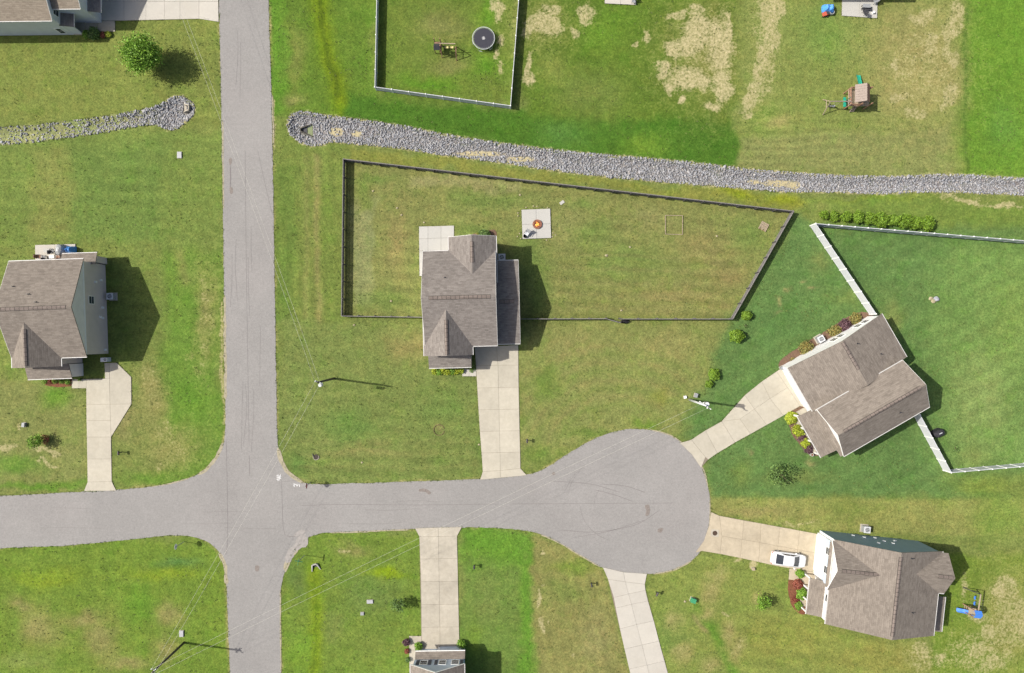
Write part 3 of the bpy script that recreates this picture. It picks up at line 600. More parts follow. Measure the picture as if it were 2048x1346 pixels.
def grid(rows):
    out = []
    for a, b in zip(rows[:-1], rows[1:]):
        for i in range(len(a)-1): out.append([a[i], a[i+1], b[i+1], b[i]])
    return out
rows = [[(949,694),(993,692),(1036.5,690)],[(952,731),(996,730.6),(1036.8,730)],[(954.5,776),(997,775),(1037.3,774.5)],[(957,819.5),(998,819),(1038.2,818)],[(959.7,863),(999,862),(1039.2,861.5)],[(963,906),(1000,905),(1040.3,904)],[(965.5,943),(1000.7,941),(1041,937)]]
slabs('driveway', 'main house two-lane concrete driveway, in house shadow at its top', rows[0]+[rows[-1][2],(1053.5,950.5),(960.3,959.5),rows[-1][0]]+[r[0] for r in rows[1:-1]][::-1],
      grid(rows)+[[(965.5,943),(1000.7,941),(1001,955.5),(960.3,959.5)],[(1000.7,941),(1041,937),(1053.5,950.5),(1001,955.5)]], M['conc'])
slabs('front_walk', 'short pale concrete walk from driveway to main house porch', [(924,738),(952.3,738),(952.8,752.5),(924.5,752.5)], [[(924,738),(938,738),(938.5,752.5),(924.5,752.5)],[(938,738),(952,738),(952.8,752.5),(938.5,752.5)]], M['conc_p'])
slabs('driveway', 'concrete driveway with angled parking pad beside grey house', [(143.8,758.5),(210,757.3),(209,726),(233.6,725.8),(262.4,754),(262.8,808),(222,874),(223.5,963),(232.5,981.5),(168,982),(175.2,964),(173,844),(172.5,776.5),(143.8,776.5)],
      [[(143.8,758.5),(158,758.5),(158,776.5),(143.8,776.5)],[(158,758.5),(172.4,758.3),(172.5,776.5),(158,776.5)],[(172.4,758.3),(219,757),(220,808.5),(172.7,808.5)],[(209,726),(218.7,726),(219,757),(210,757.3)],[(218.7,726),(233.6,725.8),(262.4,754),(262.8,808),(220,808.5)],[(172.7,808.5),(220,808.5),(221,841),(173,841)],[(220,808.5),(262.8,808),(222,874),(221,841)],[(173,841),(221,841),(222,874),(173.7,874)],[(173.7,874),(222,874),(222.7,918),(174.4,918)],[(174.4,918),(222.7,918),(223.5,963),(175.2,964)],[(175.2,964),(223.5,963),(232.5,981.5),(168,982)]], M['conc'])
slabs('driveway', 'curved concrete driveway rising to the white house, pole shadow across it', [(1360,886),(1382.6,879.5),(1410.8,861),(1443.3,842.8),(1489.8,790.5),(1523.7,763),(1564.6,735),(1577,737),(1622,817),(1608,807.5),(1533.6,849.8),(1470,885),(1434.8,906.3),(1416.5,919),(1402.3,935.5),(1384,909)],
      [[(1360,886),(1382.6,879.5),(1411,914),(1402.3,935.5),(1384,909)],[(1382.6,879.5),(1410.8,861),(1434.8,906.3),(1416.5,919),(1411,914)],[(1410.8,861),(1443.3,842.8),(1470,885),(1434.8,906.3)],[(1443.3,842.8),(1480,838),(1501,868),(1470,885)],[(1443.3,842.8),(1489.8,790.5),(1509,818),(1480,838)],[(1480,838),(1509,818),(1533.6,849.8),(1501,868)],[(1489.8,790.5),(1523.7,763),(1540,797),(1509,818)],[(1509,818),(1540,797),(1567,831),(1533.6,849.8)],[(1523.7,763),(1553.5,743),(1575,775),(1540,797)],[(1540,797),(1575,775),(1600,812),(1567,831)],[(1553.5,743),(1564.6,735),(1612,815),(1600,812),(1575,775)]], M['conc'])
rows = [[(1438.7,1031.5),(1444,1071.8),(1440,1107.8)],[(1487.6,1041),(1484,1079),(1481,1116)],[(1521.9,1047),(1520,1085),(1517,1124)],[(1560,1054),(1556,1092),(1553,1132)],[(1599,1061),(1595,1099),(1590,1138)],[(1636,1068),(1633,1106),(1628,1144)]]
slabs('driveway', 'stained concrete driveway with manhole cover, white car parked on it', [(1422.4,1024),(1438.7,1031.5),(1636,1068),(1628,1144),(1440,1107.8),(1404.5,1102),(1391.4,1105),(1408,1082),(1418,1052)], [[(1422.4,1024),(1438.7,1031.5),(1444,1071.8),(1440,1107.8),(1404.5,1102),(1391.4,1105),(1408,1082),(1418,1052)]]+grid(rows), M['conc_y'])
slabs('front_walk', 'small square concrete landing beside the white car', [(1579,1137),(1628,1144),(1640,1152),(1636,1166),(1577.5,1159)], [[(1579,1137),(1606,1141),(1604,1162.5),(1577.5,1159)],[(1606,1141),(1628,1144),(1636,1166),(1604,1162.5)]], M['conc_y'])
rows = [[(838.8,1073.5),(877,1073),(914,1072)],[(840.5,1118),(877.5,1117.6),(915,1117)],[(842,1163.5),(878.3,1163),(916,1162.5)],[(842.8,1209.3),(879,1209),(917,1208.5)],[(843,1254.5),(879.7,1254),(918,1253.8)],[(843.3,1303),(880.4,1302),(919,1300.5)]]
slabs('driveway', 'two-lane concrete driveway running down to the half-hidden pale blue house', [(829.8,1056.5),(923.8,1054),(914,1072),(919,1300.5),(843.3,1303),(838.8,1073.5)], [[(829.8,1056.5),(876.5,1055),(877,1073),(838.8,1073.5)],[(876.5,1055),(923.8,1054),(914,1072),(877,1073)]]+grid(rows), M['conc_g'])
slabs('front_walk', 'narrow concrete walk past the maroon shrubs', [(818,1272),(843,1272),(843,1300),(838,1305),(838,1345),(819,1345)], [[(818,1272),(843,1272),(843,1300),(818.5,1300)],[(818.5,1300),(843,1300),(838,1305),(838,1345),(819,1345)]], M['conc_g'])
rows = [[(1216,1158.5),(1250.5,1163.5),(1289.6,1168.5)],[(1227.5,1195),(1257,1188),(1291,1180.5)],[(1231.5,1216),(1263,1208.6),(1296,1202)],[(1240,1257.5),(1273,1249),(1307.7,1241.7)],[(1249,1298),(1284,1290),(1318,1282)],[(1258.5,1338),(1294,1330),(1329,1322)],[(1268,1379),(1304,1371),(1340,1362)],[(1278,1420),(1314,1411),(1351,1402)]]
slabs('driveway', 'pale slanting concrete driveway leaving the cul-de-sac downward', [(1205.7,1134.5),(1250,1145),(1293.9,1147.5),(1289.6,1168.5),(1291,1180.5),(1351,1402),(1278,1420),(1216,1158.5)], [[(1205.7,1134.5),(1247,1144.5),(1250.5,1163.5),(1216,1158.5)],[(1247,1144.5),(1293.9,1147.5),(1289.6,1168.5),(1250.5,1163.5)]]+grid(rows), M['conc_p'])
xs = [203,248,292,329,360,398,436.5]
slabs('driveway', 'wide concrete driveway running off the top edge, half in house shadow', [(203,-60),(436.5,-60),(437.3,43.5),(422,37),(229,41.5),(203,41.5)], grid([[(q,-60) for q in xs],[(q,3) for q in xs],[(203,41.5),(248,41),(292,40),(329,39),(360,38.3),(398,37.5),(437.3,43.5)]]), M['conc_p'])
slabs('front_walk', 'concrete entry walk in shade below the top left driveway', [(163,45),(203,45),(203,41.8),(230,41.8),(230,63),(163,63)], [[(163,45),(195,45),(195,63),(163,63)],[(195,45),(203,45),(203,41.8),(230,41.8),(230,63),(195,63)]], M['conc_g'])
slabs('patio', 'pale concrete patio wrapping the back corner of the main house', [(838,453),(908,451),(908,500),(846,502),(846,552),(839,552)], [[(838,453),(856,452.5),(856,477),(838,477.5)],[(856,452.5),(882,452),(882,476),(856,477)],[(882,452),(908,451),(908,475),(882,476)],[(838,477.5),(856,477),(856,501),(838.5,502)],[(856,477),(882,476),(882,501),(856,501)],[(882,476),(908,475),(908,500),(882,501)],[(838.5,502),(846,502),(846,552),(839,552)]], M['conc_w'])
slabs('fire_pit_pad', 'square pale concrete pad with brick fire pit in fenced yard', [(1043,419.5),(1100.5,417.3),(1102.3,476),(1045,478)], [[(1043,419.5),(1072,418.4),(1072.7,448.5),(1044,449)],[(1072,418.4),(1100.5,417.3),(1101.4,447.5),(1072.7,448.5)],[(1044,449),(1072.7,448.5),(1073.5,477),(1045,478)],[(1072.7,448.5),(1101.4,447.5),(1102.3,476),(1073.5,477)]], M['conc_w'], .12)
slabs('patio', 'small concrete back patio crowded with furniture behind the grey house', [(70.5,490),(151,488),(151,530),(71,530)], [[(70.5,490),(110,489),(110,530),(71,530)],[(110,489),(151,488),(151,530),(110,530)]], M['conc_p'], .1)
slabs('patio', 'concrete patio at the top edge with folding table on it', [(1685,-30),(1756,-30),(1754,36.5),(1683.5,31.5)], [[(1685,-30),(1720,-30),(1719,34),(1683.5,31.5)],[(1720,-30),(1756,-30),(1754,36.5),(1719,34)]], M['conc_w'], .08)
slabs('patio', 'corner of a concrete patio cut by the top edge', [(1209,-40),(1273,-40),(1272,10),(1209.5,7)], [[(1209,-40),(1241,-40),(1241,8.5),(1209.5,7)],[(1241,-40),(1273,-40),(1272,10),(1241,8.5)]], M['conc_p'], .08)

# ---- rock channels: thousands of small stones, one mass each
def stones(name, label, poly, n, seed, keep=None, smin=.075, smax=.165):
    rg = np.random.RandomState(seed); P = np.array(poly); bm = bmesh.new(); bmesh.ops.create_icosphere(bm, subdivisions=1, radius=1.0)
    bv = np.array([v.co[:] for v in bm.verts]); bf = np.array([[v.index for v in f.verts] for f in bm.faces]); bm.free()
    x0, y0 = P.min(0); x1, y1 = P.max(0); x0 = max(x0, -120); x1 = min(x1, 2170); pts = []
    while len(pts) < n:
        q = rg.uniform((x0,y0), (x1,y1), (n*4, 2)); ok = inside(q[:,0], q[:,1], poly); q = q[ok]
        if keep is not None: q = q[keep(q, rg)]
        pts += list(q)
    pts = np.array(pts[:n]); d = segdist(pts[:,0], pts[:,1], poly); t = np.clip(d/16, 0, 1); dep = -.42*t*t*(3-2*t)
    wx, wy = W(pts[:,0], pts[:,1]); sz = smin + (smax-smin)*rg.rand(n)**1.6; sz = np.where(rg.rand(n) < .015, sz*1.5, sz)
    sc = sz[:,None]*rg.uniform(.65, 1.25, (n,3)); sc[:,2] *= .7
    jig = 1 + .32*rg.randn(n, len(bv), 1); V = bv[None]*jig*sc[:,None,:]; a = rg.rand(n)*6.283; ca, sa = np.cos(a), np.sin(a)
    X = V[...,0]*ca[:,None]-V[...,1]*sa[:,None]+wx[:,None]; Y = V[...,0]*sa[:,None]+V[...,1]*ca[:,None]+wy[:,None]; Z = V[...,2]+(dep+sc[:,2]*.35-.02)[:,None]
    VV = np.stack([X,Y,Z], 2).reshape(-1,3); FF = (bf[None]+(np.arange(n)*len(bv))[:,None,None]).reshape(-1,3)
    return tag(np_mesh(name, VV, FF, M['stone']), label, 'rocks', None, 'stuff')
def keep1(q, rg):
    k = np.ones(len(q), bool)
    for cx, cy, rx, ry in silt: k &= ~((((q[:,0]-cx)/rx)**2+((q[:,1]-cy)/ry)**2 < 1) & (rg.rand(len(q)) < .86))
    return k & ~((np.abs(q[:,0]-613) < 13) & (np.abs(q[:,1]-262) < (q[:,0]-598)*.55+1))
stones('riprap', 'grey broken stone lining the long drainage channel', chan1, 13000, 5, keep1)
def keep2(q, rg):
    g = np.clip((320-q[:,0])/260, 0, .84); edge = segdist(q[:,0], q[:,1], chan2); g = np.where(edge < 7, g*.86, g)
    return (rg.rand(len(q)) > g) & ~(np.hypot((q[:,0]-371)/9, (q[:,1]-221)/7) < 1)
stones('riprap', 'grey broken stone of the weedy channel left of the road', chan2, 2000, 6, keep2)

# ---- rougher tufts standing in the mown turf and creeping over the edges of road and slabs
def tufts(name, label, pts, seed, hmin, hmax, rad, blades, mat):
    rg = np.random.RandomState(seed); n = len(pts); wx, wy = W(pts[:,0], pts[:,1]); m = n*blades
    cx = np.repeat(wx, blades); cy = np.repeat(wy, blades); rr = np.repeat(rg.uniform(.5, 1.3, n)*rad, blades); hh = np.repeat(rg.uniform(hmin, hmax, n), blades)
    a = rg.rand(m)*6.283; r = rr*rg.rand(m)**.6; bx = cx+r*.4*np.cos(a); by = cy+r*.4*np.sin(a); tx = cx+r*np.cos(a)*1.3; ty = cy+r*np.sin(a)*1.3; w = rr*.22; px_, py_ = -np.sin(a)*w, np.cos(a)*w; z = hh*rg.uniform(.4, 1, m)
    V = np.stack([np.stack([bx-px_, by-py_, np.full(m, -.02)], 1), np.stack([bx+px_, by+py_, np.full(m, -.02)], 1), np.stack([tx+px_*.5, ty+py_*.5, z], 1), np.stack([tx-px_*.5, ty-py_*.5, z], 1)], 1).reshape(-1,3)
    tag(np_mesh(name, V, np.arange(4*m).reshape(-1,4), mat), label, 'grass', None, 'stuff')
rg = np.random.RandomState(12); q = rg.uniform((-60,-60), (2110,1410), (26000,2)); wx_, wy_ = W(q[:,0], q[:,1]); keep = rg.rand(len(q)) < np.clip(.38+2.2*fbm(wx_/4, wy_/4, 7), 0, 1); q = q[keep]
bad = inside(q[:,0], q[:,1], ROADL) | inside(q[:,0], q[:,1], chan1) | inside(q[:,0], q[:,1], chan2)
for o_ in SLAB_OUT: bad |= inside(q[:,0], q[:,1], o_)
M['tuft'] = mat_leaf('grass_tuft', (.115, .155, .04), .45, (1.35, 1.15, 1.0))
tufts('grass_tufts', 'coarser grass tufts and weeds in the lawns', q[~bad], 3, .04, .13, .13, 6, M['tuft'])
E = []
for o_ in SLAB_OUT+[ROADL, chan1, chan2]:
    P = np.array(o_+[o_[0]], float)
    for a_, b_ in zip(P[:-1], P[1:]):
        L = np.hypot(*(b_-a_)); k_ = int(L/2.2*rg.uniform(.4, 1.2))
        if k_ and L < 200: t_ = rg.rand(k_)[:,None]; E.append(a_+(b_-a_)*t_+rg.randn(k_,2)*1.0)
E = np.concatenate(E); E = E[(np.abs(E[:,0]-1024) < 1100) & (np.abs(E[:,1]-673) < 750)]
bad = inside(E[:,0], E[:,1], ROADL) & (segdist(E[:,0], E[:,1], ROADL) > 1.5)
for o_ in SLAB_OUT: bad |= inside(E[:,0], E[:,1], o_) & (segdist(E[:,0], E[:,1], o_) > .9)
tufts('edge_grass', 'grass creeping over pavement and channel edges', E[~bad], 4, .05, .12, .10, 6, M['tuft'])
# ================================================================== HOUSES
class FR:
    def __init__(s, px, py, h, deg): s.o = W(px, py, h); s.a = R(deg); s.c = math.cos(s.a); s.s = math.sin(s.a)
    def w(s, x, y): return (s.o[0] + x*s.c - y*s.s, s.o[1] + x*s.s + y*s.c)
    def l(s, px, py, h=0.0):
        a = W(px, py, h); dx, dy = a[0]-s.o[0], a[1]-s.o[1]; return (dx*s.c + dy*s.s, -dx*s.s + dy*s.c)
    def rect(s, pts, h):
        q = [s.l(p[0], p[1], h) for p in pts]; xs = sorted(a[0] for a in q); ys = sorted(a[1] for a in q); n = len(q)//2
        return (sum(xs[:n])/n, sum(xs[-n:])/n, sum(ys[:n])/n, sum(ys[-n:])/n)
def lbox(mb, fr, x0, x1, y0, y1, z0, z1):
    P = [fr.w(x0,y0), fr.w(x1,y0), fr.w(x1,y1), fr.w(x0,y1)]; return mb.prism(P, z0, z1)
def quadslab(mb, pts, th):
    """pts: 4+ world points (x,y,z) counter-clockwise from above; slab of vertical thickness th below"""
    return mb.prism([(p[0],p[1]) for p in pts], [p[2]-th for p in pts], [p[2] for p in pts])
def ridge_vent(roof, fr, axis, a0, a1, mid, z, m, mat):
    base = MB(); caps = MB(); w = .21
    def pt(a, d, dz):
        x, y = (a, mid+d) if axis == 'x' else (mid+d, a); X, Y = fr.w(x, y); return (X, Y, z - abs(d)*m + dz)
    quads = lambda mb, s, e, ww, dz: [mb.add([pt(s,0,dz),pt(e,0,dz),pt(e,q*ww,dz),pt(s,q*ww,dz)], [(0,1,2,3) if (q > 0) == (axis == 'x') else (3,2,1,0)]) for q in (-1, 1)]
    quads(base, a0, a1, w+.045, .03); n = max(1, int(abs(a1-a0)/.55)); st = (a1-a0)/n
    for i in range(n): quads(caps, a0+i*st+.025, a0+(i+1)*st-.025, w, .045)
    b = obj('ridge_vent', base, M['ridge_dark'], roof); obj('ridge_caps', caps, mat, b); return b
def gable(house, fr, rect, he, hr, axis, wall, roofm, ov=.3, ovr=.15, z0=0.0, gab=None, vent=None, walls=True, gut=(1,1), rake=(1,1), th=.14, pipes=()):
    x0, x1, y0, y1 = rect
    if axis == 'x': e0, e1, r0, r1 = y0, y1, x0, x1; to = lambda a, b: fr.w(b, a)
    else: e0, e1, r0, r1 = x0, x1, y0, y1; to = lambda a, b: fr.w(a, b)
    mid = (e0+e1)/2; m = (hr-he)/((e1-e0)/2)
    def P(e, r, z): q = to(e, r); return (q[0], q[1], z)
    if walls:
        w0, w1 = e0+ov, e1-ov; g0, g1 = r0+ovr, r1-ovr; zw = he + m*ov - th; zr = hr - th; mb = MB(); V = []
        for r in (g0, g1): V += [P(w0,r,z0), P(w1,r,z0), P(w1,r,zw), P(mid,r,zr), P(w0,r,zw)]
        F = [(0,1,2,3,4), (9,8,7,6,5), (0,5,6,1), (1,6,7,2), (2,7,8,3), (3,8,9,4), (4,9,5,0)]
        if axis == 'x': F = [f[::-1] for f in F]
        mb.add(V, F); obj('wall', mb, wall, house)
        if gab:
            for r, s in ((g0, -1), (g1, 1)):
                mb = MB(); a = r + s*.02; b = r - s*.05; V = [P(w0,a,zw), P(w1,a,zw), P(mid,a,zr), P(w0,b,zw), P(w1,b,zw), P(mid,b,zr)]
                mb.add(V, [(0,1,2),(5,4,3),(0,3,4,1),(1,4,5,2),(2,5,3,0)]); obj('gable_wall', mb, gab, house)
                mb = MB(); mb.beam(P(w0,r+s*.03,zw), P(w1,r+s*.03,zw), .05, .16); obj('trim_band', mb, M['white'], house)
    mb = MB()
    for e, sgn in ((e0, 1), (e1, -1)):
        pts = [P(e,r0,he), P(e,r1,he), P(mid,r1,hr), P(mid,r0,hr)]; quadslab(mb, pts, th)
    roof = obj('roof', mb, roofm, house)
    for k, (e, sg) in enumerate(((e0,-1),(e1,1))):
        if gut[k]: obj('gutter', MB().beam(P(e+sg*.045, r0, he-.07), P(e+sg*.045, r1, he-.07), .09, .12), M['gutter'], roof)
    for k, (r, sg) in enumerate(((r0,-1),(r1,1))):
        if rake[k]:
            for e in (e0, e1): obj('fascia', MB().beam(P(e, r+sg*.012, he-.10), P(mid, r+sg*.012, hr-.10), .024, .18), M['white'], roof)
    if vent: ridge_vent(roof, fr, axis, r0+(r1-r0)*vent[0], r0+(r1-r0)*vent[1], mid, hr, m, M['ridge'])
    for a, b in pipes:                      # plumbing vents: fraction along the ridge, fraction across
        e = e0+(e1-e0)*b; r = r0+(r1-r0)*a; z = hr-abs(e-mid)*m; q = to(e, r)
        mb = MB(); mb.cyl(q, .16, z-.1, z+.06, 10, .08); mb.cyl(q, .05, z, z+.38, 8); obj('vent_pipe', mb, M['dmetal'], roof)
    return roof
def shed(house, fr, rect, side, h_low, h_high, roofm, wall=None, th=.12, posts=0, floor=None, inset_=.2, z0=0.0, gutm='white'):
    """lean-to roof; side = the low side: '-y','+y','-x','+x'"""
    x0, x1, y0, y1 = rect; c = [(x0,y0),(x1,y0),(x1,y1),(x0,y1)]
    lo = {'-y': (0,1), '+x': (1,2), '+y': (2,3), '-x': (3,0)}[side]; Z = [h_low if i in lo else h_high for i in range(4)]
    mb = MB(); P = [(*fr.w(*c[i]), Z[i]) for i in range(4)]; quadslab(mb, P, th); roof = obj('porch_roof', mb, roofm, house)
    a, b = P[lo[0]], P[lo[1]]; g = MB(); d = Vector((b[1]-a[1], a[0]-b[0], 0)).normalized()*.06
    g.beam(Vector(a)+d-Vector((0,0,.06)), Vector(b)+d-Vector((0,0,.06)), .09, .12); obj('gutter', g, M['gutter'], roof)
    if wall:
        mb = MB(); i = inset_; q = [(x0+i,y0+i),(x1-i,y0+i),(x1-i,y1-i),(x0+i,y1-i)]
        dep = (y1-y0) if side[1] == 'y' else (x1-x0); sl = (h_high-h_low)*i/dep; mb.prism([fr.w(*p) for p in q], z0, [(h_low+sl if k in lo else h_high-sl)-th-.03 for k in range(4)]); obj('wall', mb, wall, house)
    if floor: mb = MB(); lbox(mb, fr, x0+.1, x1-.1, y0+.1, y1-.1, 0, .22); obj('porch_floor', mb, floor, house)
    for k in range(posts):
        t = (k+.08)/(posts-1+.16) if posts > 1 else .5; p = Vector(a).lerp(Vector(b), t); inn = -d.normalized()*.25
        mb = MB(); mb.obox((p.x+inn.x, p.y+inn.y), (fr.c, fr.s), .09, .09, 0, h_low-th); obj('porch_post', mb, M['white'], house)
    return roof
def window(house, fr, x, y, side, z0, z1, w, shutters=False, frame='white', name='window'):
    nx, ny = {'-x': (-1,0), '+x': (1,0), '-y': (0,-1), '+y': (0,1)}[side]; tx, ty = -ny, nx
    def bx(a0, a1, d0, d1, b0, b1, m, nm, par):
        mb = MB(); q = [fr.w(x+tx*a+nx*d, y+ty*a+ny*d) for a, d in ((a0,d0),(a1,d0),(a1,d1),(a0,d1))]; mb.prism(q, b0, b1); return obj(nm, mb, m, par)
    mb = MB()
    for a0, a1, b0, b1 in ((-w/2-.1,w/2+.1,z0-.1,z0),(-w/2-.1,w/2+.1,z1,z1+.12),(-w/2-.1,-w/2,z0,z1),(w/2,w/2+.1,z0,z1),(-w/2,w/2,(z0+z1)/2-.02,(z0+z1)/2+.02)):
        q = [fr.w(x+tx*a+nx*d, y+ty*a+ny*d) for a, d in ((a0,-.05),(a1,-.05),(a1,.035),(a0,.035))]; mb.prism(q, b0, b1)
    f = obj(name, mb, M[frame], house); bx(-w/2, w/2, -.05, .022, z0, z1, M['glass'], 'pane', f)
    if shutters:
        for s in (-1, 1): bx(s*(w/2+.36)-.22, s*(w/2+.36)+.22, -.03, .06, z0-.06, z1+.08, M['shutter'], 'shutter', house)
def meterbox(house, fr, x, y, z, s=.35, m='metal', name='meter_box', d=.15):
    mb = MB(); lbox(mb, fr, x-d, x+d, y-s/2, y+s/2, z, z+s*1.4); return obj(name, mb, M[m], house)

# ---- main house in the middle
fm = FR(920, 597, 5, 1.4); hz = thing('house', 'grey-brown shingled house with two cross gables inside black fenced lot', 'house', (*W(930,600), 0))
r1 = fm.rect([(846.5,500),(991,502),(994.7,694.5),(849,691)], 5.0)
gable(hz, fm, r1, 5.0, 7.8, 'x', M['sid_lgrey'], M['sh_grey'], .3, .2, vent=(.10,.93), pipes=((.31,.71),))
q = fm.rect([(898,473.5),(993,472),(993,566),(898,566)], 5.0); gable(hz, fm, q, 5.0, 6.45, 'y', M['sid_lgrey'], M['sh_grey'], .3, .25, vent=(.42,.86), gut=(1,1), rake=(0,1))
q = fm.rect([(847,711.5),(944.5,710.5),(944.5,617),(847,617)], 5.0); gable(hz, fm, (q[0],q[1],q[2],q[3]), 5.0, 7.15, 'y', M['sid_lgrey'], M['sh_grey'], .3, .3, vent=(.03,.75), gut=(1,1), rake=(0,0))
q = fm.rect([(985,521.5),(1036.5,520.5),(1040.5,687.5),(987,688)], 2.8); gable(hz, fm, q, 2.8, 4.75, 'x', M['sid_lgrey'], M['sh_grey'], .3, .2, vent=(.25,.80))
q = fm.rect([(857,706),(942.5,706),(942.5,734.5),(858,735.5)], 2.6); shed(hz, fm, q, '-y', 2.6, 3.25, M['sh_grey'], M['sid_lgrey'], posts=3, floor=M['conc'], inset_=.7)
a = fm.l(1016,688); mb = MB(); lbox(mb, fm, a[0]-1.9, a[0]+1.2, a[1]+.30, a[1]+.42, .05, 2.15); obj('garage_door', mb, M['door'], hz)
a = fm.l(968,694.5); window(hz, fm, a[0], a[1]+.6, '-y', .9, 2.3, 1.1)

# ---- grey house at the left edge
fl = FR(95, 620, 5, 2.0); hz = thing('house', 'dark grey sided house with tall side wall at the left edge', 'house', (*W(120,620), 0))
r1 = fl.rect([(18,521),(167,519),(172.5,717.5),(22,715)], 4.9)
gable(hz, fl, r1, 4.9, 7.75, 'x', M['sid_grey'], M['sh_brown'], .3, .06, gab=M['sid_lgrey'], vent=(.03,.93), rake=(1,0), pipes=((.17,.73),(.40,.645),(.53,.56)))
q = fl.rect([(22,735.5),(120.5,733.5),(120.5,640),(22,640)], 4.9); gable(hz, fl, q, 4.9, 7.0, 'y', M['sid_grey'], M['sh_brown'], .3, .3, vent=(.04,.80), rake=(0,0))
q = fl.rect([(52,728),(142.5,728),(143,756),(57,758.5)], 2.7); shed(hz, fl, q, '-y', 2.7, 3.3, M['sh_brown'], M['sid_lgrey'], inset_=.12)
q = fl.rect([(124,507.5),(194,505.5),(194,530),(124,530)], 2.8); shed(hz, fl, q, '+y', 2.8, 3.3, M['sh_brown'], M['sid_grey'], inset_=.35)
a = fl.l(172,600,2.2); x1 = r1[1]-.06
window(hz, fl, x1, fl.l(178,601,2.6)[1], '+x', 2.9, 3.9, .95, frame='sid_lgrey')
for py_, z_ in ((565,2.2),(560,1.0),(615,.8),(634,1.4),(636,.9),(700,.5)): meterbox(hz, fl, x1, fl.l(195,py_,1.5)[1], z_, .28, 'white')
a = fl.l(152,731,2.0); 
a = fl.l(207,719.5,1.0); mb = MB(); lbox(mb, fl, a[0]-.45, a[0]+.42, a[1]-.28, a[1]+.28, 0, 1.0); g = thing('utility_cabinet', 'small white cabinet at the front corner of the grey house', 'cabinet', (*W(207,719.5,1), 0)); obj('cabinet_body', mb, M['metal'], g)
mb = MB(); mb.ring(fl.w(a[0]+.18,a[1]), .10, .17, 1.0, 1.03, 14); obj('dial_cover', mb, M['dmetal'], g)

# ---- white house turned 30 degrees, right
fr_ = FR(1720, 770, 4, 30.0); hz = thing('house', 'white house set at an angle with brown roof and curved driveway', 'house', (*W(1710,765), 0))
qA = fr_.rect([(1762,626.5),(1812.3,708.6),(1576.5,737.8),(1622.3,817)], 3.3); _qb = fr_.rect([(1634.6,820.6),(1805,720),(1860,812.8),(1688.5,913.3)], 4.75); qA = (qA[0], qA[1], min(qA[2], _qb[3]-.34), qA[3])
gable(hz, fr_, qA, 3.3, 5.4, 'y', M['sid_white'], M['sh_brown'], .3, .12, vent=(.36,.97), pipes=((.79,.62),(.35,.78)), rake=(0,0))
qB = fr_.rect([(1634.6,820.6),(1805,720),(1860,812.8),(1688.5,913.3)], 4.75)
gable(hz, fr_, qB, 4.75, 6.85, 'x', M['sid_white'], M['sh_brown'], .3, .25, vent=(.07,.95), pipes=((.68,.24),))
q = fr_.rect([(1595.4,831.7),(1626,819.4),(1672.6,900.3),(1643,914.5)], 2.7); q = (q[0], qB[0]+.3, q[2], q[3])
shed(hz, fr_, q, '-x', 2.55, 3.05, M['sh_brown'], None, posts=4, floor=M['conc'])
mb = MB(); quadslab(mb, [(*fr_.w(qB[0]-.30,qB[2]+.1),4.50),(*fr_.w(qB[0]+.3,qB[2]+.1),4.85),(*fr_.w(qB[0]+.3,qB[3]-.1),4.85),(*fr_.w(qB[0]-.30,qB[3]-.1),4.50)], .1); obj('pent_roof', mb, M['sh_brown'], hz)
for t in (.2,.5,.8): window(hz, fr_, qB[0]+.25, qB[2]+(qB[3]-qB[2])*t, '-x', 3.35, 4.2, .9)
for px_ in (1670,1683,1718,1733):
    a = fr_.l(px_, 682-(px_-1670)*.57, 2.0); window(hz, fr_, a[0], qA[3]-.12, '+y', 1.3, 2.6, .75)
a = fr_.l(1600,775); mb = MB(); lbox(mb, fr_, qA[0]+.25, qA[0]+.38, qA[3]-6.0, qA[3]-1.2, .05, 2.2); obj('garage_door', mb, M['door'], hz)

# ---- blue and white house, lower right
fb_ = FR(1740, 1150, 5, -6.2); hz = thing('house', 'slate blue and white house with a long brown roof, lower right', 'house', (*W(1735,1150), 0))
c = [fb_.l(1638,1060), fb_.l(1836,1083), fb_.l(1820,1239), fb_.l(1625,1216)]
x0 = (c[0][0]+c[3][0])/2; x1 = (c[1][0]+c[2][0])/2; y1 = (c[0][1]+c[1][1])/2; y0 = (c[2][1]+c[3][1])/2
rM = (x0-.3, x1+.3, y0-.15, y1+.15); gable(hz, fb_, rM, 4.9, 7.9, 'y', M['sid_white'], M['sh_brown'], .3, .15, vent=(.04,.95), pipes=((.93,.62),(.30,.70)), gab=None, rake=(0,0))
mb = MB(); lbox(mb, fb_, x0+.02, x1-.02, y1-.02, y1+.03, 0, 4.85); mb.add([(*fb_.w(x0+.02,y1+.03),4.85),(*fb_.w(x1-.02,y1+.03),4.85),(*fb_.w((x0+x1)/2,y1+.03),7.72)], [(2,1,0)]); obj('wall', mb, M['sid_teal'], hz)
yd0 = fb_.l(1657.4,1179.4,4.9)[1]; rD = (x0-.55, x0+9.0, yd0, y1-.02); rdm = (rD[2]+rD[3])/2
gable(hz, fb_, rD, 4.9, 7.05, 'x', M['sid_white'], M['sh_brown'], .3, .3, vent=(.06,.78), rake=(1,0), gut=(1,0))
xe = fb_.l(1898,1103,4.9)[0]; ye0 = fb_.l(1891,1187.5,4.9)[1]; gable(hz, fb_, (x1-6, xe, ye0, y1-.02), 4.9, 6.7, 'x', M['sid_white'], M['sh_brown'], .3, .2, vent=(.70,.97), rake=(0,0), gut=(1,0))
mb = MB(); quadslab(mb, [(*fb_.w(x0-.62,rD[2]+.2),4.50),(*fb_.w(x0-.2,rD[2]+.2),4.85),(*fb_.w(x0-.2,rD[3]-.25),4.85),(*fb_.w(x0-.62,rD[3]-.25),4.50)], .1); obj('pent_roof', mb, M['sh_brown'], hz)
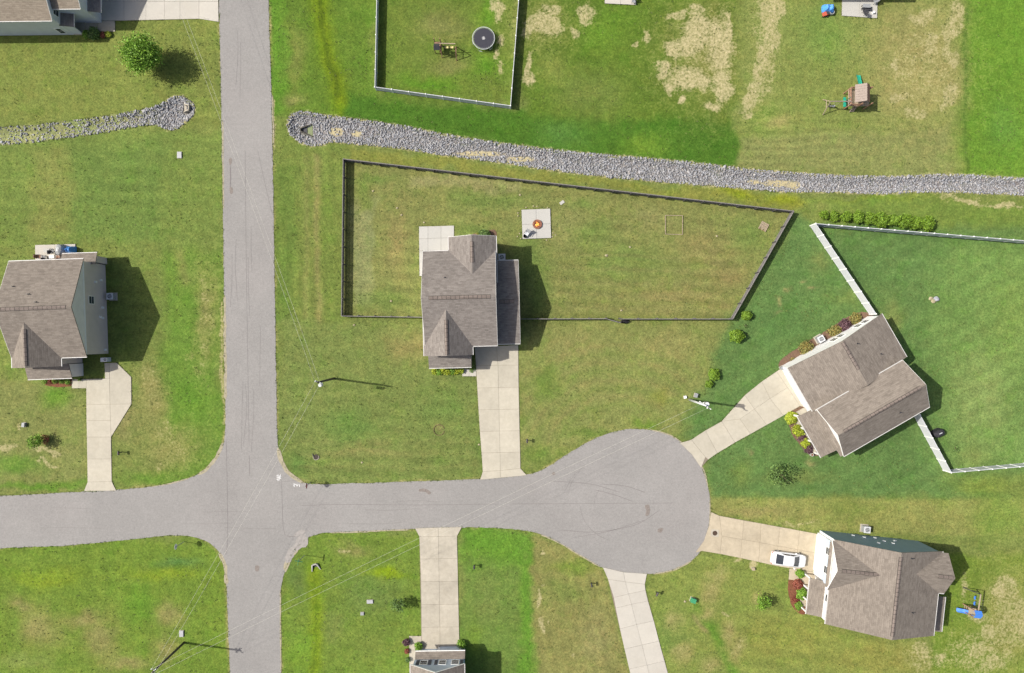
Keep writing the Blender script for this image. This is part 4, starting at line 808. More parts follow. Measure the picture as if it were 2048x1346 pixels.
for t in (.33,.72): window(hz, fb_, x0-.27, rD[2]+(rD[3]-rD[2])*t, '-x', 2.95, 4.0, .9)
window(hz, fb_, x0, y0+2.9, '-x', 3.6, 4.5, .9)
mb = MB(); lbox(mb, fb_, x0-.36, x0-.25, yd0+1.0, y1-.55, .05, 2.25); obj('garage_door', mb, M['door'], hz)
mb = MB(); lbox(mb, fb_, x0-.28, x0-.2, rD[2]+.32, rD[3]-.32, 2.55, 4.75); obj('wall', mb, M['sid_blue'], hz)
q = fb_.rect([(1621.3,1156.4),(1649.4,1161.4),(1644.4,1233.6),(1613.3,1227.6)], 2.7); shed(hz, fb_, (q[0], x0+.05, q[2], q[3]), '-x', 2.6, 3.2, M['sh_brown'], None, posts=4, floor=M['conc_y'])
q = fb_.rect([(1860,1196),(1892,1190),(1885,1264),(1858,1262)], 2.7); shed(hz, fb_, (x1-.1, q[1], q[2], q[3]), '+x', 2.6, 3.1, M['sh_brown'], M['sid_white'], inset_=.3)
for i, (t, z_) in enumerate(((.45,3.6),(.62,2.9),(.30,.9),(.40,1.2),(.52,.9),(.70,1.4),(.56,2.2))): 
    a = x0+(x1-x0)*t; mb = MB(); lbox(mb, fb_, a-.14, a+.14, y1-.05, y1+.14, z_, z_+.3); obj('meter_box' if i < 4 else 'vent_cover', mb, M['metal'], hz)

# ---- pale blue house cut by the bottom edge
fs = FR(874, 1300, 0, 0.8); hz = thing('house', 'pale blue house with dark shutters cut by the bottom edge', 'house', (*W(875,1330), 0))
yw = fs.l(875,1297.5)[1]; xa = fs.l(820.5,1332,5)[0]; xb = fs.l(928.5,1328,5)[0]; xm = (xa+xb)/2
gable(hz, fs, (xa, xb, yw-16, yw+.2), 4.95, 7.2, 'y', M['sid_blue'], M['sh_brown'], .3, .2, vent=(.3,.95), rake=(0,1))
mb = MB(); quadslab(mb, [(*fs.w(xa+.35,yw-.0),3.15),(*fs.w(xb-.05,yw-.0),3.15),(*fs.w(xb-.05,yw+.85),2.65),(*fs.w(xa+.35,yw+.85),2.65)][::-1], .12); pr = obj('pent_roof', mb, M['sh_brown'], hz)
mb = MB(); mb.beam((*fs.w(xa+.35,yw+.9),2.58), (*fs.w(xb-.05,yw+.9),2.58), .1, .12); obj('gutter', mb, M['white'], pr)
for t in (.23,.58,.82): window(hz, fs, xa+(xb-xa)*t, yw, '+y', 3.45, 4.55, .85, shutters=(t == .23))
for t in (.46,.94):
    mb = MB(); lbox(mb, fs, xa+(xb-xa)*t-.2, xa+(xb-xa)*t+.2, yw-.02, yw+.06, 3.4, 4.65); obj('shutter', mb, M['shutter'], hz)
mb = MB(); lbox(mb, fs, xm-.4, xb-.7, yw-.02, yw+.25, 0, 2.5); obj('wall', mb, M['white'], hz); mb = MB()
for k in range(4): lbox(mb, fs, xm-.1, xb-1.0, yw+.22, yw+.30, .03+k*.55, .03+k*.55+.52)
obj('garage_door', mb, M['sid_blue'], hz)

# ---- pale grey house in the top left corner
ft = FR(100, 40, 0, 0.6); hz = thing('house', 'pale grey house in the top left corner beside the leafy tree', 'house', (*W(90,40), 0))
xr = ft.l(150,70)[0]; yb = ft.l(80,70)[1]; xl = xr-18
gable(hz, ft, (xl, xr+.05, yb-.3, yb+11), 4.85, 7.6, 'x', M['sid_pale'], M['sh_tan'], .3, .05, rake=(1,1), gut=(1,1))
xr2 = ft.l(203,46)[0]; yb2 = ft.l(180,46)[1]; gable(hz, ft, (xr-6, xr2+.05, yb2-.3, yb2+9), 4.75, 6.9, 'x', M['sid_pale'], M['sh_tan'], .3, .05, rake=(0,1), gut=(1,1))
shed(hz, ft, (xr-.15, xr+1.55, yb-.15, yb2+.1), '+x', 2.75, 3.15, M['sh_grey'], None, posts=0, floor=M['conc_g'])
shed(hz, ft, (xr2-.1, xr2+1.5, yb2+.15, yb2+9), '+x', 2.75, 3.2, M['sh_grey'], None)
mb = MB(); lbox(mb, ft, xr-.1, xr+1.2, yb+.02, yb+.15, 0, 2.7); obj('wall', mb, M['sid_pale'], hz)
window(hz, ft, xr, yb+1.4, '+x', 3.5, 4.5, 1.2); window(hz, ft, xr-1.2, yb, '-y', .6, 1.9, .7)
mb = MB(); lbox(mb, ft, xr2+.02, xr2+.10, yb2+2, yb2+7, .05, 2.2); obj('garage_door', mb, M['door'], hz)

# ---- house beyond the top edge: only its foot and shadow reach the picture
fo = FR(1700, -60, 0, 0); hz = thing('house', 'house beyond the top edge above the right hand patio', 'house', (*W(1710,-70), 0))
a0 = fo.l(1628,0)[0]; a1 = fo.l(1790,0)[0]; b0 = fo.l(1700,-4)[1]; gable(hz, fo, (a0, a1, b0-.1, b0+12), 3.0, 5.6, 'x', M['sid_lgrey'], M['sh_brown'], .3, .2)

# ================================================================== FENCES
def dark_run(fence, A, B, inward, spacing=2.44, gate=None):
    """black stained picket fence; pickets outside, posts and three rails inside"""
    A = Vector(A); B = Vector(B); d = (B-A); L = d.length; u = d/L; nrm = Vector((-u.y, u.x))*inward; H = 1.24
    n = max(1, round(L/spacing)); st = L/n; ang = math.atan2(u.y, u.x)
    mp = MB(); k = int(st/.148); s2 = st/k
    for i in range(k): mp.obox((-st/2+(i+.5)*s2, 0), (1,0), (s2-.014)/2, .011, .04, H + random.uniform(-.012, .012))
    pm = mesh_of('picket_panel', mp, M['blackw']); rm = MB()
    for z in (.22, .62, 1.04): rm.obox((0,0), (1,0), st/2, .02, z, z+.09)
    rmesh = mesh_of('rail_set', rm, M['grey_wood']); post = mesh_of('post', MB().obox((0,0),(1,0),.06,.06,-.1,H+.03), M['blackw'])
    capm = mesh_of('top_rail', MB().obox((0,0),(1,0),st/2-.002,.035,H+.012,H+.036), M['grey_wood'])
    for i in range(n):
        c = A + u*st*(i+.5); share('picket_panel', pm, fence, (c.x, c.y, 0), ang)
        q = c + nrm*.034; share('rails', rmesh, fence, (q.x, q.y, 0), ang); share('top_rail', capm, fence, (c.x, c.y, 0), ang)
    for i in range(n+1):
        q = A + u*st*i + nrm*.118; share('post', post, fence, (q.x, q.y, 0), ang)
H1 = 1.25
TL, TR, BR, BL = W(686,317.5,H1), W(1588,422,H1), W(1466,638,H1), W(682.5,632,H1); HL, HR = W(848,634.5,H1), W(1041,638,H1); G0, G1 = W(1213,637.5,H1), W(1240,638,H1)
f1 = thing('fence', 'black stained picket fence enclosing the main back yard', 'fence', (*W(1130,370), 0))
dark_run(f1, TL, TR, -1); dark_run(f1, BL, TL, -1); dark_run(f1, TR, BR, -1); dark_run(f1, BL, HL, 1); dark_run(f1, HR, G0, 1); dark_run(f1, G1, BR, 1)
g = thing('gate', 'black picket gate leaf standing ajar in the yard fence', 'gate', (*W(1213,638), 0)); dark_run(g, G0, W(1241,645.5,H1), 1)
def vinyl_run(fence, A, B, H, spacing, side=1):
    A = Vector(A); B = Vector(B); d = B-A; L = d.length; u = d/L; n = max(1, round(L/spacing)); st = L/n; ang = math.atan2(u.y, u.x); mp = MB(); k = int(st/.19); s2 = (st-.12)/k
    for i in range(k): mp.obox((-st/2+.06+(i+.5)*s2, 0), (1,0), (s2-.006)/2, .018, .12, H-.10)
    pm = mesh_of('fence_panel', mp, M['vinyl']); rm = mesh_of('rail', MB().obox((0,0),(1,0),st/2-.05,.035,H-.14,H-.02), M['vinyl']); rb = mesh_of('bottom_rail', MB().obox((0,0),(1,0),st/2-.05,.03,.05,.16), M['vinyl'])
    q = MB().obox((0,0),(1,0),.065,.065,-.05,H+.02); q.add([(-.085,-.085,H+.02),(.085,-.085,H+.02),(.085,.085,H+.02),(-.085,.085,H+.02),(0,0,H+.10)], [(3,2,1,0),(0,1,4),(1,2,4),(2,3,4),(3,0,4)]); po = mesh_of('post', q, M['white'])
    for i in range(n):
        c = A+u*st*(i+.5); share('fence_panel', pm, fence, (c.x,c.y,0), ang); share('rail', rm, fence, (c.x,c.y,0), ang); share('bottom_rail', rb, fence, (c.x,c.y,0), ang)
    for i in range(n+1): c = A+u*st*i; share('post', po, fence, (c.x,c.y,0), ang)
f2 = thing('fence', 'low white vinyl fence round the trampoline yard at top', 'fence', (*W(890,195), 0)); h2 = 1.25
vinyl_run(f2, W(756,-140,h2), W(749.5,173.5,h2), h2, 2.44); vinyl_run(f2, W(749.5,173.5,h2), W(1021,211,h2), h2, 2.44); vinyl_run(f2, W(1021,211,h2), W(1048,-140,h2), h2, 2.44)
f3 = thing('fence', 'tall white vinyl privacy fence behind the angled white house, upper part', 'fence', (*W(1625,452), 0)); h3 = 1.83
vinyl_run(f3, W(1753,628,h3), W(1632,447,h3), h3, 1.83); vinyl_run(f3, W(1632,447,h3), W(2160,490.2,h3), h3, 1.83)
f4 = thing('fence', 'tall white vinyl privacy fence below the angled white house', 'fence', (*W(1887,940), 0))
vinyl_run(f4, W(1841,830,h3), W(1903.5,945.5,h3), h3, 1.83); vinyl_run(f4, W(1903.5,945.5,h3), W(2150,924.5,h3), h3, 1.83)
# ================================================================== POLES AND WIRES
def pole(base, h, label, arm_dir, extras):
    bx, by = W(*base); t = thing('utility_pole', label, 'utility pole', (bx, by, 0), 'utility poles')
    obj('pole', MB().tube([(bx,by,-.2),(bx,by,h*.5),(bx,by,h)], [.17,.14,.11], 10), M[extras.get('mat','pole')], t, True)
    a = R(arm_dir); u = Vector((math.cos(a), math.sin(a), 0)); ins = []
    for k, (s, z) in enumerate(((-.38, h-.05), (.38, h-.35))):
        p = Vector((bx,by,z)) + u*s; obj('bracket', MB().beam((bx,by,z-.12), p+Vector((0,0,-.12)), .06, .06), M['gmetal'], t)
        mb = MB()
        for j in range(3): mb.cyl((p.x,p.y), .075-.012*j, z-.09+j*.07, z-.04+j*.07, 10)
        mb.cyl((p.x,p.y), .03, z-.1, z+.12, 8); obj('insulator', mb, M['white'], t); ins.append(p+Vector((0,0,.08)))
    for s, z, r_, hh in extras.get('tanks', ()):
        c = (bx+s[0], by+s[1]); mb = MB(); mb.cyl(c, r_, z, z+hh, 18); mb.cyl(c, r_*1.06, z+hh, z+hh+.05, 18); tk = obj('transformer', mb, M['metal'], t)
        mb = MB(); mb.cyl((c[0]+.12,c[1]+.05), .05, z+hh+.05, z+hh+.3, 8); obj('bushing', mb, M['white'], tk)
    if extras.get('arm'):
        s, L, z = extras['arm']; v = Vector((math.cos(R(s)), math.sin(R(s)), 0)); p = Vector((bx,by,z)); obj('cross_arm', MB().beam(p-v*L, p+v*L, .09, .11), M['metal'], t)
        for q in (-.9,-.3,.35,.9): c = p+v*L*q; mb = MB(); mb.cyl((c.x,c.y), .06, z+.05, z+.25, 8); obj('insulator', mb, M['white'], t)
    return ins
i1 = pole((668,757), 8.1, 'wooden utility pole on the corner lawn left of the main house', 165, {'tanks': [((.05,-.42), 6.3, .21, .8)], 'arm': (160,.5,7.3)})
i2 = pole((1379,799.5), 8.0, 'pale utility pole with white transformer beside the curved driveway', 120, {'mat': 'metal', 'tanks': [((.30,.12), 6.6, .26, .9)], 'arm': (-35,.9,7.6)})
i3 = pole((368,1285.5), 8.3, 'dark wooden utility pole at the bottom left corner lawn', 140, {'arm': (45,.45,7.9)})
i4 = pole((342,-126), 8.3, 'utility pole beyond the top edge carrying the road wires', 160, {})
def wire(a, b, label, sag=.7, r=.010):
    P = []; a = Vector(a); b = Vector(b)
    for i in range(25):
        t = i/24; p = a.lerp(b, t); p.z -= 4*sag*t*(1-t); P.append(p)
    tag(obj('power_wire', MB().tube(P, r, 5), M['alu'], None, True, tuple(P[12])), label, 'wire', 'overhead power wires')
for k, s in enumerate(('left', 'right')):
    wire(i1[k], i4[k], f'{s} of the two pale wires crossing the road at the top', .9); wire(i1[k], i3[k], f'{s} of the two pale wires slanting over the crossroads', .8)
for k, s in enumerate(('upper', 'lower')): wire(i3[1-k], i2[1-k], f'{s} of the two long pale wires over the cul-de-sac', 1.1)

# ================================================================== PLANTS
def leaves(c, rad, n, size, seed, shell=.55, flat=.35, lobes=0):
    rg = np.random.RandomState(seed); d = rg.randn(n,3); d /= np.linalg.norm(d, axis=1)[:,None]
    r = shell + (1-shell)*rg.rand(n)**.6; r = np.where(rg.rand(n) < .25, rg.rand(n)**.5, r)
    bump = 1 + .16*np.sin(d[:,0]*5.1+seed) * np.cos(d[:,1]*4.3+seed*.7) + .13*np.sin(d[:,2]*7+d[:,0]*6+seed)
    P = d*r[:,None]*bump[:,None]*np.array(rad)
    if lobes:
        lc = rg.randn(lobes,3); lc /= np.linalg.norm(lc,axis=1)[:,None]; lc *= np.array(rad)*rg.uniform(.45,.85,(lobes,1)); k = rg.randint(0,lobes,n)
        q = rg.randn(n,3)*np.array(rad)*.20; P = np.where((rg.rand(n) < .8)[:,None], lc[k]+q, P)
    P[:,2] = np.where(P[:,2] < -rad[2]*.85, -rad[2]*.5, P[:,2]); P += np.array(c)
    nr = d*.7 + rg.randn(n,3)*.6 + np.array((0,0,flat)); nr /= np.linalg.norm(nr,axis=1)[:,None]
    t = np.cross(nr, rg.randn(n,3)); t /= np.linalg.norm(t,axis=1)[:,None]; b = np.cross(nr, t); s = (size*rg.uniform(.6,1.35,n))[:,None]
    V = np.stack([P-t*s*.5, P+b*s*.32, P+t*s*.5+nr*s*.1, P-b*s*.32], 1).reshape(-1,3); return V, np.arange(4*n).reshape(-1,4)
def bush(px, py, rpx, mat, label, h=None, group=None, n=None, cat='shrub', name='shrub', size=None, seed=None, shell=.55, sy=1.0):
    hh = h if h else rpx/14.5*1.1; x, y = W(px, py, hh*.6); r = rpx/14.53; seed = seed if seed else int(px*7+py)
    t = thing(name, label, cat, (x, y, 0), group); size = size or max(.09, min(.2, r*.24)); n = n or int(700+r*r*2600)
    rs = random.Random(seed); V, F = leaves((x+r*rs.uniform(-.08,.08),y,hh*.55), (r*rs.uniform(.86,1.12), r*sy*rs.uniform(.86,1.12), hh*rs.uniform(.44,.56)), n, size*rs.uniform(.9,1.25), seed, shell, lobes=rs.choice((0,14,22)) if rpx > 6.5 else 0); np_mesh('foliage', V, F, M[mat], parent=t)
    mb = MB(); rg = random.Random(seed)
    for k in range(4):
        a = rg.random()*6.28; mb.tube([(x,y,-.02),(x+.3*r*math.cos(a),y+.3*r*math.sin(a),hh*.35),(x+.55*r*math.cos(a),y+.55*r*math.sin(a),hh*.75)], [.03,.022,.01], 5)
    obj('stems', mb, M['bark'], t)['kind'] = 'stuff'; return t
def tree(px, py, rpx, h, mat, label, n, size, trunk_h=None, lobes=0, seed=1, group=None, zr=None, base=None):
    zc = h*.62; x, y = W(px, py, zc); r = rpx/14.53*(CAM_H-zc)/CAM_H; t = thing('tree', label, 'tree', (x, y, 0), group); zr = zr or h*.40
    V, F = leaves((x,y,zc), (r, r, zr), n, size, seed, .45, .3, lobes); np_mesh('crown', V, F, M[mat], parent=t)
    tr = obj('trunk', MB().tube([(x,y,-.1),(x+.02,y,h*.3),(x,y+.03,h*.62),(x,y,h*.9)], [.05*h*.35,.042*h*.35,.03*h*.35,.01], 8), M['bark'], t, True); rg = random.Random(seed)
    for k in range(7):
        a = k*.9+rg.random(); z = h*(.25+.07*k); e = (x+r*.75*math.cos(a), y+r*.75*math.sin(a), z+h*.22); m = (x+r*.35*math.cos(a), y+r*.35*math.sin(a), z+h*.14)
        obj('limb', MB().tube([(x,y,z),m,e], [.02*h*.35,.014*h*.35,.006], 5), M['bark'], tr)
tree(281,108,37,5.4,'lime','large bright green leafy tree by the top left house',9000,.25, lobes=70, seed=3)
tree(1563,950,25,2.4,'dkgreen','sparse dark young tree on lawn above the road bend, right',900,.26, lobes=18, seed=5)
tree(794,1211,15,2.6,'dkgreen','thin young tree left of the lower driveway',420,.24, lobes=12, seed=6)
tree(1527,1206,15,2.6,'lime','small bright green young tree in front of the blue house',800,.2, lobes=14, seed=7)
tree(68,884,15,2.3,'green','small green tree beside a red shrub, lower left lawn',800,.2, lobes=14, seed=8)
bush(88,879,9,'redleaf','rust red shrub touching the small green tree, lower left', .9, n=500)
row = [(1649,430,8.5),(1669,432,9.5),(1694,434,11.5),(1717,434,11.5),(1741,437,11.5),(1764,440,13.5),(1788,440,11.5),(1810,443,13),(1833,445,11.5),(1857,446,13.5)]
ordn = ('first','second','third','fourth','fifth','sixth','seventh','eighth','ninth','tenth')
for i, (x, y, r) in enumerate(row): bush(x, y, r, 'shrub', f'{ordn[i]} from left of the ten round shrubs behind the white fence', r/14.53*1.5, 'row of round shrubs', seed=100+i)
bush(1494,631,9.5,'shrub','round green shrub touching the corner of the black fence',.95); bush(1491,651,5.5,'dkgreen','scraggly dark seedling between two round shrubs near black fence corner',.6,n=120)
bush(1473,672,13.5,'shrub','largest round green shrub on the lot line below the black fence',1.2); bush(1429,749,10.5,'shrub','upper of two round shrubs above the utility pole',.9); bush(1418,768,8,'shrub','lower smaller round shrub just above the utility pole',.7)
for i, x in enumerate((869,878,887,896,905,914,922)): bush(x, 743+random.uniform(-1,1), 6.6, 'yg' if i % 3 != 1 else 'lime', f'{ordn[i]} from left of the yellow-green hedge plants below the main house porch', .55, 'porch hedge of the main house', n=420, size=.17)
bush(946,733,6,'dkgreen','dark plant in the shaded corner by the main house porch',.5,n=300,sy=1.7); bush(943,741,5,'lime','small lime plant at the end of the porch walk',.35,n=220)
bush(969,467,12,'dkgreen','dark clipped bush behind the back gable of the main house',.8,sy=.6); bush(957,467,5,'yg','small yellow flowering plant behind the main house back gable',.5,n=200)
for i, (x, y) in enumerate(((88,763),(109,762),(122,762),(134,764))): bush(x, y, 6, ('lime','green','green','lime')[i], f'{ordn[i]} from left of the little shrubs in red mulch below the grey house', .5, 'grey house front shrubs', n=420)
bush(99,764,5,'redleaf','dark red plant in the mulch below the grey house porch',.4,n=250); bush(158,759,3.5,'green','potted green plant at the step of the grey house',.5,n=150)
for a in ((1587,722,7,'orange','small brown plant at the end of the side bed, white house',.4),(1614,696,14,'orange','big rusty green bush left of the white house air conditioner',.9),(1672,662,12,'orange','orange-green bush right of the white house air conditioner',.8),(1690,651,12,'purple','dark purple bush in the side bed of the white house',.9),(1713,638,12,'orange','olive and orange bush at the top of the side bed',.7),(1583,836,12,'yg','bright lime bush next to the driveway end at the white house',.8),(1597,862,11,'yg','middle lime bush in front of the white house porch',.8),(1603,875,9,'purple','purple plant between two lime bushes at the white house',.5),(1611,886,9.5,'yg','lowest lime bush in front of the white house porch',.7),(1617,897,10,'purple','purple plant at the bottom of the white house porch bed',.5)): bush(*a[:4], a[4], a[5], 'white house bed plants')
for a in ((1601,1148,9,'lime','round green shrub between white car and porch',.9),(1597,1169,10,'redleaf','reddish bush in the mulch bed of the blue house',.8),(1603,1188,11,'lime','larger green bush mid bed before the blue house porch',.9),(1592,1199,7,'redleaf','small red-brown plant below the green bush, blue house bed',.5),(1598,1212,8,'green','lowest green bush of the blue house bed',.7)): bush(*a[:4], a[4], a[5], 'blue house bed plants')
for a in ((812,1286,7.5,'purple','dark maroon shrub by the lower front walk',.8),(836,1293,8.5,'lime','green shrub between walk and garage of the bottom house',.9),(814,1303,5,'redleaf','small red plant beside the lower front walk',.5),(815,1320,5.5,'dkgreen','small dark plant at the bottom of the front walk',.6),(923,1290,9,'lime','leafy shrub at the garage right corner of the bottom house',.9)): bush(*a[:4], a[4], a[5], 'bottom house plants')
for a in ((172,68,8,'green','dark green bush at the step of the top left house',.8),(186,66,11,'dkgreen','largest dark bush by the top left front walk',.9),(205,69,6,'redleaf','reddish plant by the top left front walk',.5),(215,68,6,'yg','pale green plant at the end of the top left front walk',.5)): bush(*a[:4], a[4], a[5], 'top left house plants')
bush(1913,897,9,'dkgreen','sparse weed clump on lawn near the black grill cover',.25,n=130,cat='weed',name='weed',size=.12)
for i, (x, y) in enumerate(((905,213),(1030,305),(1240,648))): pass
def bed(name, label, pts, mat): tag(sheet(name, catmull(pts, 4, True), .022, M[mat], None, .25, 7), label, None, None, 'structure')
bed('mulch_bed', 'red mulch bed', [(86,757),(142,756),(142,771),(115,774),(92,770)], 'mulch'); bed('mulch_bed', 'mulch bed beside the white house', [(1560,722),(1566,736),(1610,712),(1680,674),(1745,636),(1730,624),(1700,632),(1650,662),(1605,690)], 'mulch2')
bed('mulch_bed', 'mulch bed before the white house porch', [(1575,828),(1608,810),(1625,822),(1640,905),(1618,907),(1598,888),(1582,862)], 'mulch2'); bed('mulch_bed', 'mulch bed before the blue house porch', [(1578,1160),(1612,1162),(1612,1225),(1592,1222),(1580,1200)], 'mulch')
bed('mulch_bed', 'mulch beside the main house back', [(940,474),(952,466),(988,459),(990,474)], 'mulch2')

# ================================================================== YARD EQUIPMENT
def ac_unit(px, py, label, deg=0):
    x, y = W(px, py, .9); t = thing('air_conditioner', label, 'air conditioner', (x, y, 0), 'outdoor air conditioners'); u = (math.cos(R(deg)), math.sin(R(deg)))
    obj('pad', MB().obox((x,y), u, .55, .55, -.02, .08), M['conc_g'], t); obj('casing', MB().obox((x,y), u, .42, .42, .08, .88), M['gmetal'], t)
    obj('top_panel', MB().obox((x,y), u, .44, .44, .88, .92), M['metal'], t); fan = obj('fan_opening', MB().cyl((x,y), .31, .921, .925, 20), M['dmetal'], t)
    for k in range(4): a = k*math.pi/2+.4; obj('blade', MB().obox((x+.14*math.cos(a), y+.14*math.sin(a)), (math.cos(a), math.sin(a)), .13, .05, .928, .935), M['gmetal'], fan)
    for r0 in (.08,.2,.31): obj('guard_ring', MB().ring((x,y), r0-.012, r0+.012, .938, .95, 20), M['metal'], t)
ac_unit(1003.5,514,'air conditioner behind the garage wing of the main house',1); ac_unit(219,592.5,'air conditioner on the shaded side of the grey house',2); ac_unit(1643,678,'air conditioner in the side bed of the white house',30); ac_unit(1735,1060,'air conditioner behind the slate blue wall',-6)

# trampoline
c = W(967,76,.85); t = thing('trampoline', 'round black trampoline with silver rim in the white fenced yard', 'trampoline', (*c, 0)); r = 1.52
mb = MB(); mb.ring(c, r-.024, r+.024, .83, .88, 48); obj('rim', mb, M['metal'], t); obj('mat', MB().cyl(c, r-.14, .855, .87, 48), plain('jump_mat', (.032,.032,.042), .6, .06), t)
mb = MB()
for k in range(60): a = k*2*math.pi/60; mb.beam((c[0]+(r-.18)*math.cos(a), c[1]+(r-.18)*math.sin(a), .865), (c[0]+(r-.03)*math.cos(a), c[1]+(r-.03)*math.sin(a), .865), .022, .02)
obj('springs', mb, M['metal'], t)['kind'] = 'stuff'
for k in range(6): a = k*math.pi/3+.2; obj('leg', MB().tube([(c[0]+r*math.cos(a-.18), c[1]+r*math.sin(a-.18), .84),(c[0]+r*math.cos(a-.16), c[1]+r*math.sin(a-.16), .03),(c[0]+r*math.cos(a+.16), c[1]+r*math.sin(a+.16), .03),(c[0]+r*math.cos(a+.18), c[1]+r*math.sin(a+.18), .84)], .025, 6), M['metal'], t)
mb = MB(); mb.ring(c, .17, .20, .871, .876, 20); mb.obox((c[0]-.02,c[1]+.04), (.9,.43), .10, .022, .871, .876); mb.obox((c[0]+.02,c[1]-.05), (.9,.43), .10, .022, .871, .876); obj('logo', mb, M['white'], t)

def aframe(t, P, d, perp, h, spread, mat, name='swing_leg'):
    """two legs meeting at the beam end P (x,y)"""
    for s in (-1, 1): obj(name, MB().beam((P[0]+perp[0]*s*spread, P[1]+perp[1]*s*spread, 0), (P[0], P[1], h), .09, .09), M[mat], t)
    obj('cross_brace', MB().beam((P[0]+perp[0]*spread*.55, P[1]+perp[1]*spread*.55, h*.45), (P[0]-perp[0]*spread*.55, P[1]-perp[1]*spread*.55, h*.45), .08, .06), M[mat], t)
def swing(t, p, u, h, seat, zs=.5):
    for s in (-.22, .22): obj('swing_rope', MB().tube([(p[0]+u[0]*s, p[1]+u[1]*s, h), (p[0]+u[0]*s, p[1]+u[1]*s, zs)], .012, 5), M['gmetal'], t)
    V = MB(); v = (-u[1], u[0])
    for k in range(6):
        a = -.25+.5*k/6; b = a+.5/6; z = lambda q: zs-.10+q*q*1.6
        V.add([(p[0]+u[0]*a-v[0]*.12, p[1]+u[1]*a-v[1]*.12, z(a)), (p[0]+u[0]*b-v[0]*.12, p[1]+u[1]*b-v[1]*.12, z(b)), (p[0]+u[0]*b+v[0]*.12, p[1]+u[1]*b+v[1]*.12, z(b)), (p[0]+u[0]*a+v[0]*.12, p[1]+u[1]*a+v[1]*.12, z(a))], [(0,1,2,3)])
    obj('swing_seat', V, M[seat], t)
def slide(t, a, b, w, mat, wave=0.0):
    """chute from top a (x,y,z) to foot b"""
    a = Vector(a); b = Vector(b); d = b-a; u = Vector((d.x,d.y,0)).normalized(); v = Vector((-u.y,u.x,0)); mb = MB(); n = 14; prof = [(-w/2-.03,.14),(-w/2,.15),(-w/2+.05,.0),(w/2-.05,.0),(w/2,.15),(w/2+.03,.14)]; V = []
    for i in range(n+1):
        s = i/n; p = a + Vector((d.x,d.y,0))*s; z = a.z + d.z*(s**.85 if s < .9 else .9**.85+(s-.9)*(1-.9**.85)/.1) + wave*math.sin(s*9)
        for q, h in prof: V.append(p + v*q + Vector((0,0,z-p.z+h)))
    k = len(prof); mb.add(V, [(i*k+j, (i+1)*k+j, (i+1)*k+j+1, i*k+j+1) for i in range(n) for j in range(k-1)]); return obj('slide', mb, M[mat], t)
def rung_ladder(t, a, b, w, n, mat):
    a = Vector(a); b = Vector(b); d = b-a; v = Vector((-d.y, d.x, 0)).normalized(); l = []
    for s in (-1, 1): l.append(obj('ladder_rail', MB().beam(a+v*s*w/2, b+v*s*w/2, .05, .10), M[mat], t))
    for i in range(n): p = a.lerp(b, (i+.6)/n); obj('rung', MB().beam(p-v*w/2, p+v*w/2, .11, .035), M[mat], l[0])

# wooden playset with the green slide, top right
x, y = W(1715,195); t = thing('playset', 'wooden playset with gabled roof and green slide at upper right', 'playset', (x, y, 0)); z1 = 1.5
A = W(1697,178,z1); B = W(1739,178,z1); C_ = W(1739,212,z1); D = W(1699,212,z1)
for i in range(9):
    s = i/9; e = (i+.9)/9; q = [(A[0]+(B[0]-A[0])*s, A[1]), (A[0]+(B[0]-A[0])*e, A[1]), (A[0]+(B[0]-A[0])*e, D[1]), (A[0]+(B[0]-A[0])*s, D[1])]; obj('deck_board', MB().prism(q, z1-.06, z1), M['palew'], t)
rx0, rx1, rxm = W(1712,190,2.7)[0], W(1741.5,190,2.7)[0], W(1734,190,3.1)[0]; ya, yb = W(1720,167,2.9)[1], W(1720,202.5,2.9)[1]; zr = 3.15
for px_ in (A[0]+.08, (A[0]+B[0])/2, B[0]-.08):
    for py_ in (A[1]-.08, D[1]+.08): obj('post', MB().obox((px_,py_), (1,0), .06, .06, 0, 2.55 if px_ > A[0]+.2 else 2.3), M['cedar'], t)
for i in range(7):
    y0_, y1_ = ya+(yb-ya)*i/7, ya+(yb-ya)*(i+.96)/7
    obj('roof_board', MB().prism([(rx0,y0_),(rx0,y1_),(rxm,y1_),(rxm,y0_)], [2.48,2.48,zr,zr], [2.54,2.54,zr+.06,zr+.06]), M['grayw'], t); obj('roof_board', MB().prism([(rxm,y0_),(rxm,y1_),(rx1,y1_),(rx1,y0_)], [zr,zr,2.48,2.48], [zr+.06,zr+.06,2.54,2.54]), M['cedar'], t)
for (p, q) in (((A[0],A[1]),(B[0],A[1])), ((A[0],D[1]),(A[0]+1.6,D[1])), ((A[0],A[1]),(A[0],D[1]))):
    for z in (z1+.25, z1+.55, z1+.8): obj('railing', MB().beam((p[0],p[1],z), (q[0],q[1],z), .05, .10), M['cedar'], t)
mb = MB(); mb.ring(W(1700,205,2.2), .24, .28, 2.2, 2.23, 20); obj('steering_wheel', mb, M['gmetal'], t)
slide(t, (*W(1723,176,1.45), 1.45), (*W(1716,150,.1), .1), .5, 'teal'); rung_ladder(t, (*W(1703,224,0), .05), (*W(1712,209,1.4), 1.45), .55, 5, 'grayw')
Pb = W(1661,203,2.2); Pc = (A[0], W(1697,203,2.2)[1]); aframe(t, Pb, 0, (0,1), 2.3, 1.05, 'palew'); obj('swing_beam', MB().beam((*Pb,2.3), (*Pc,2.3), .09, .14), M['grayw'], t)
swing(t, (Pb[0]+.65,Pb[1]), (1,0), 2.3, 'dmetal'); swing(t, (Pb[0]+1.2,Pb[1]), (1,0), 2.3, 'gmetal')
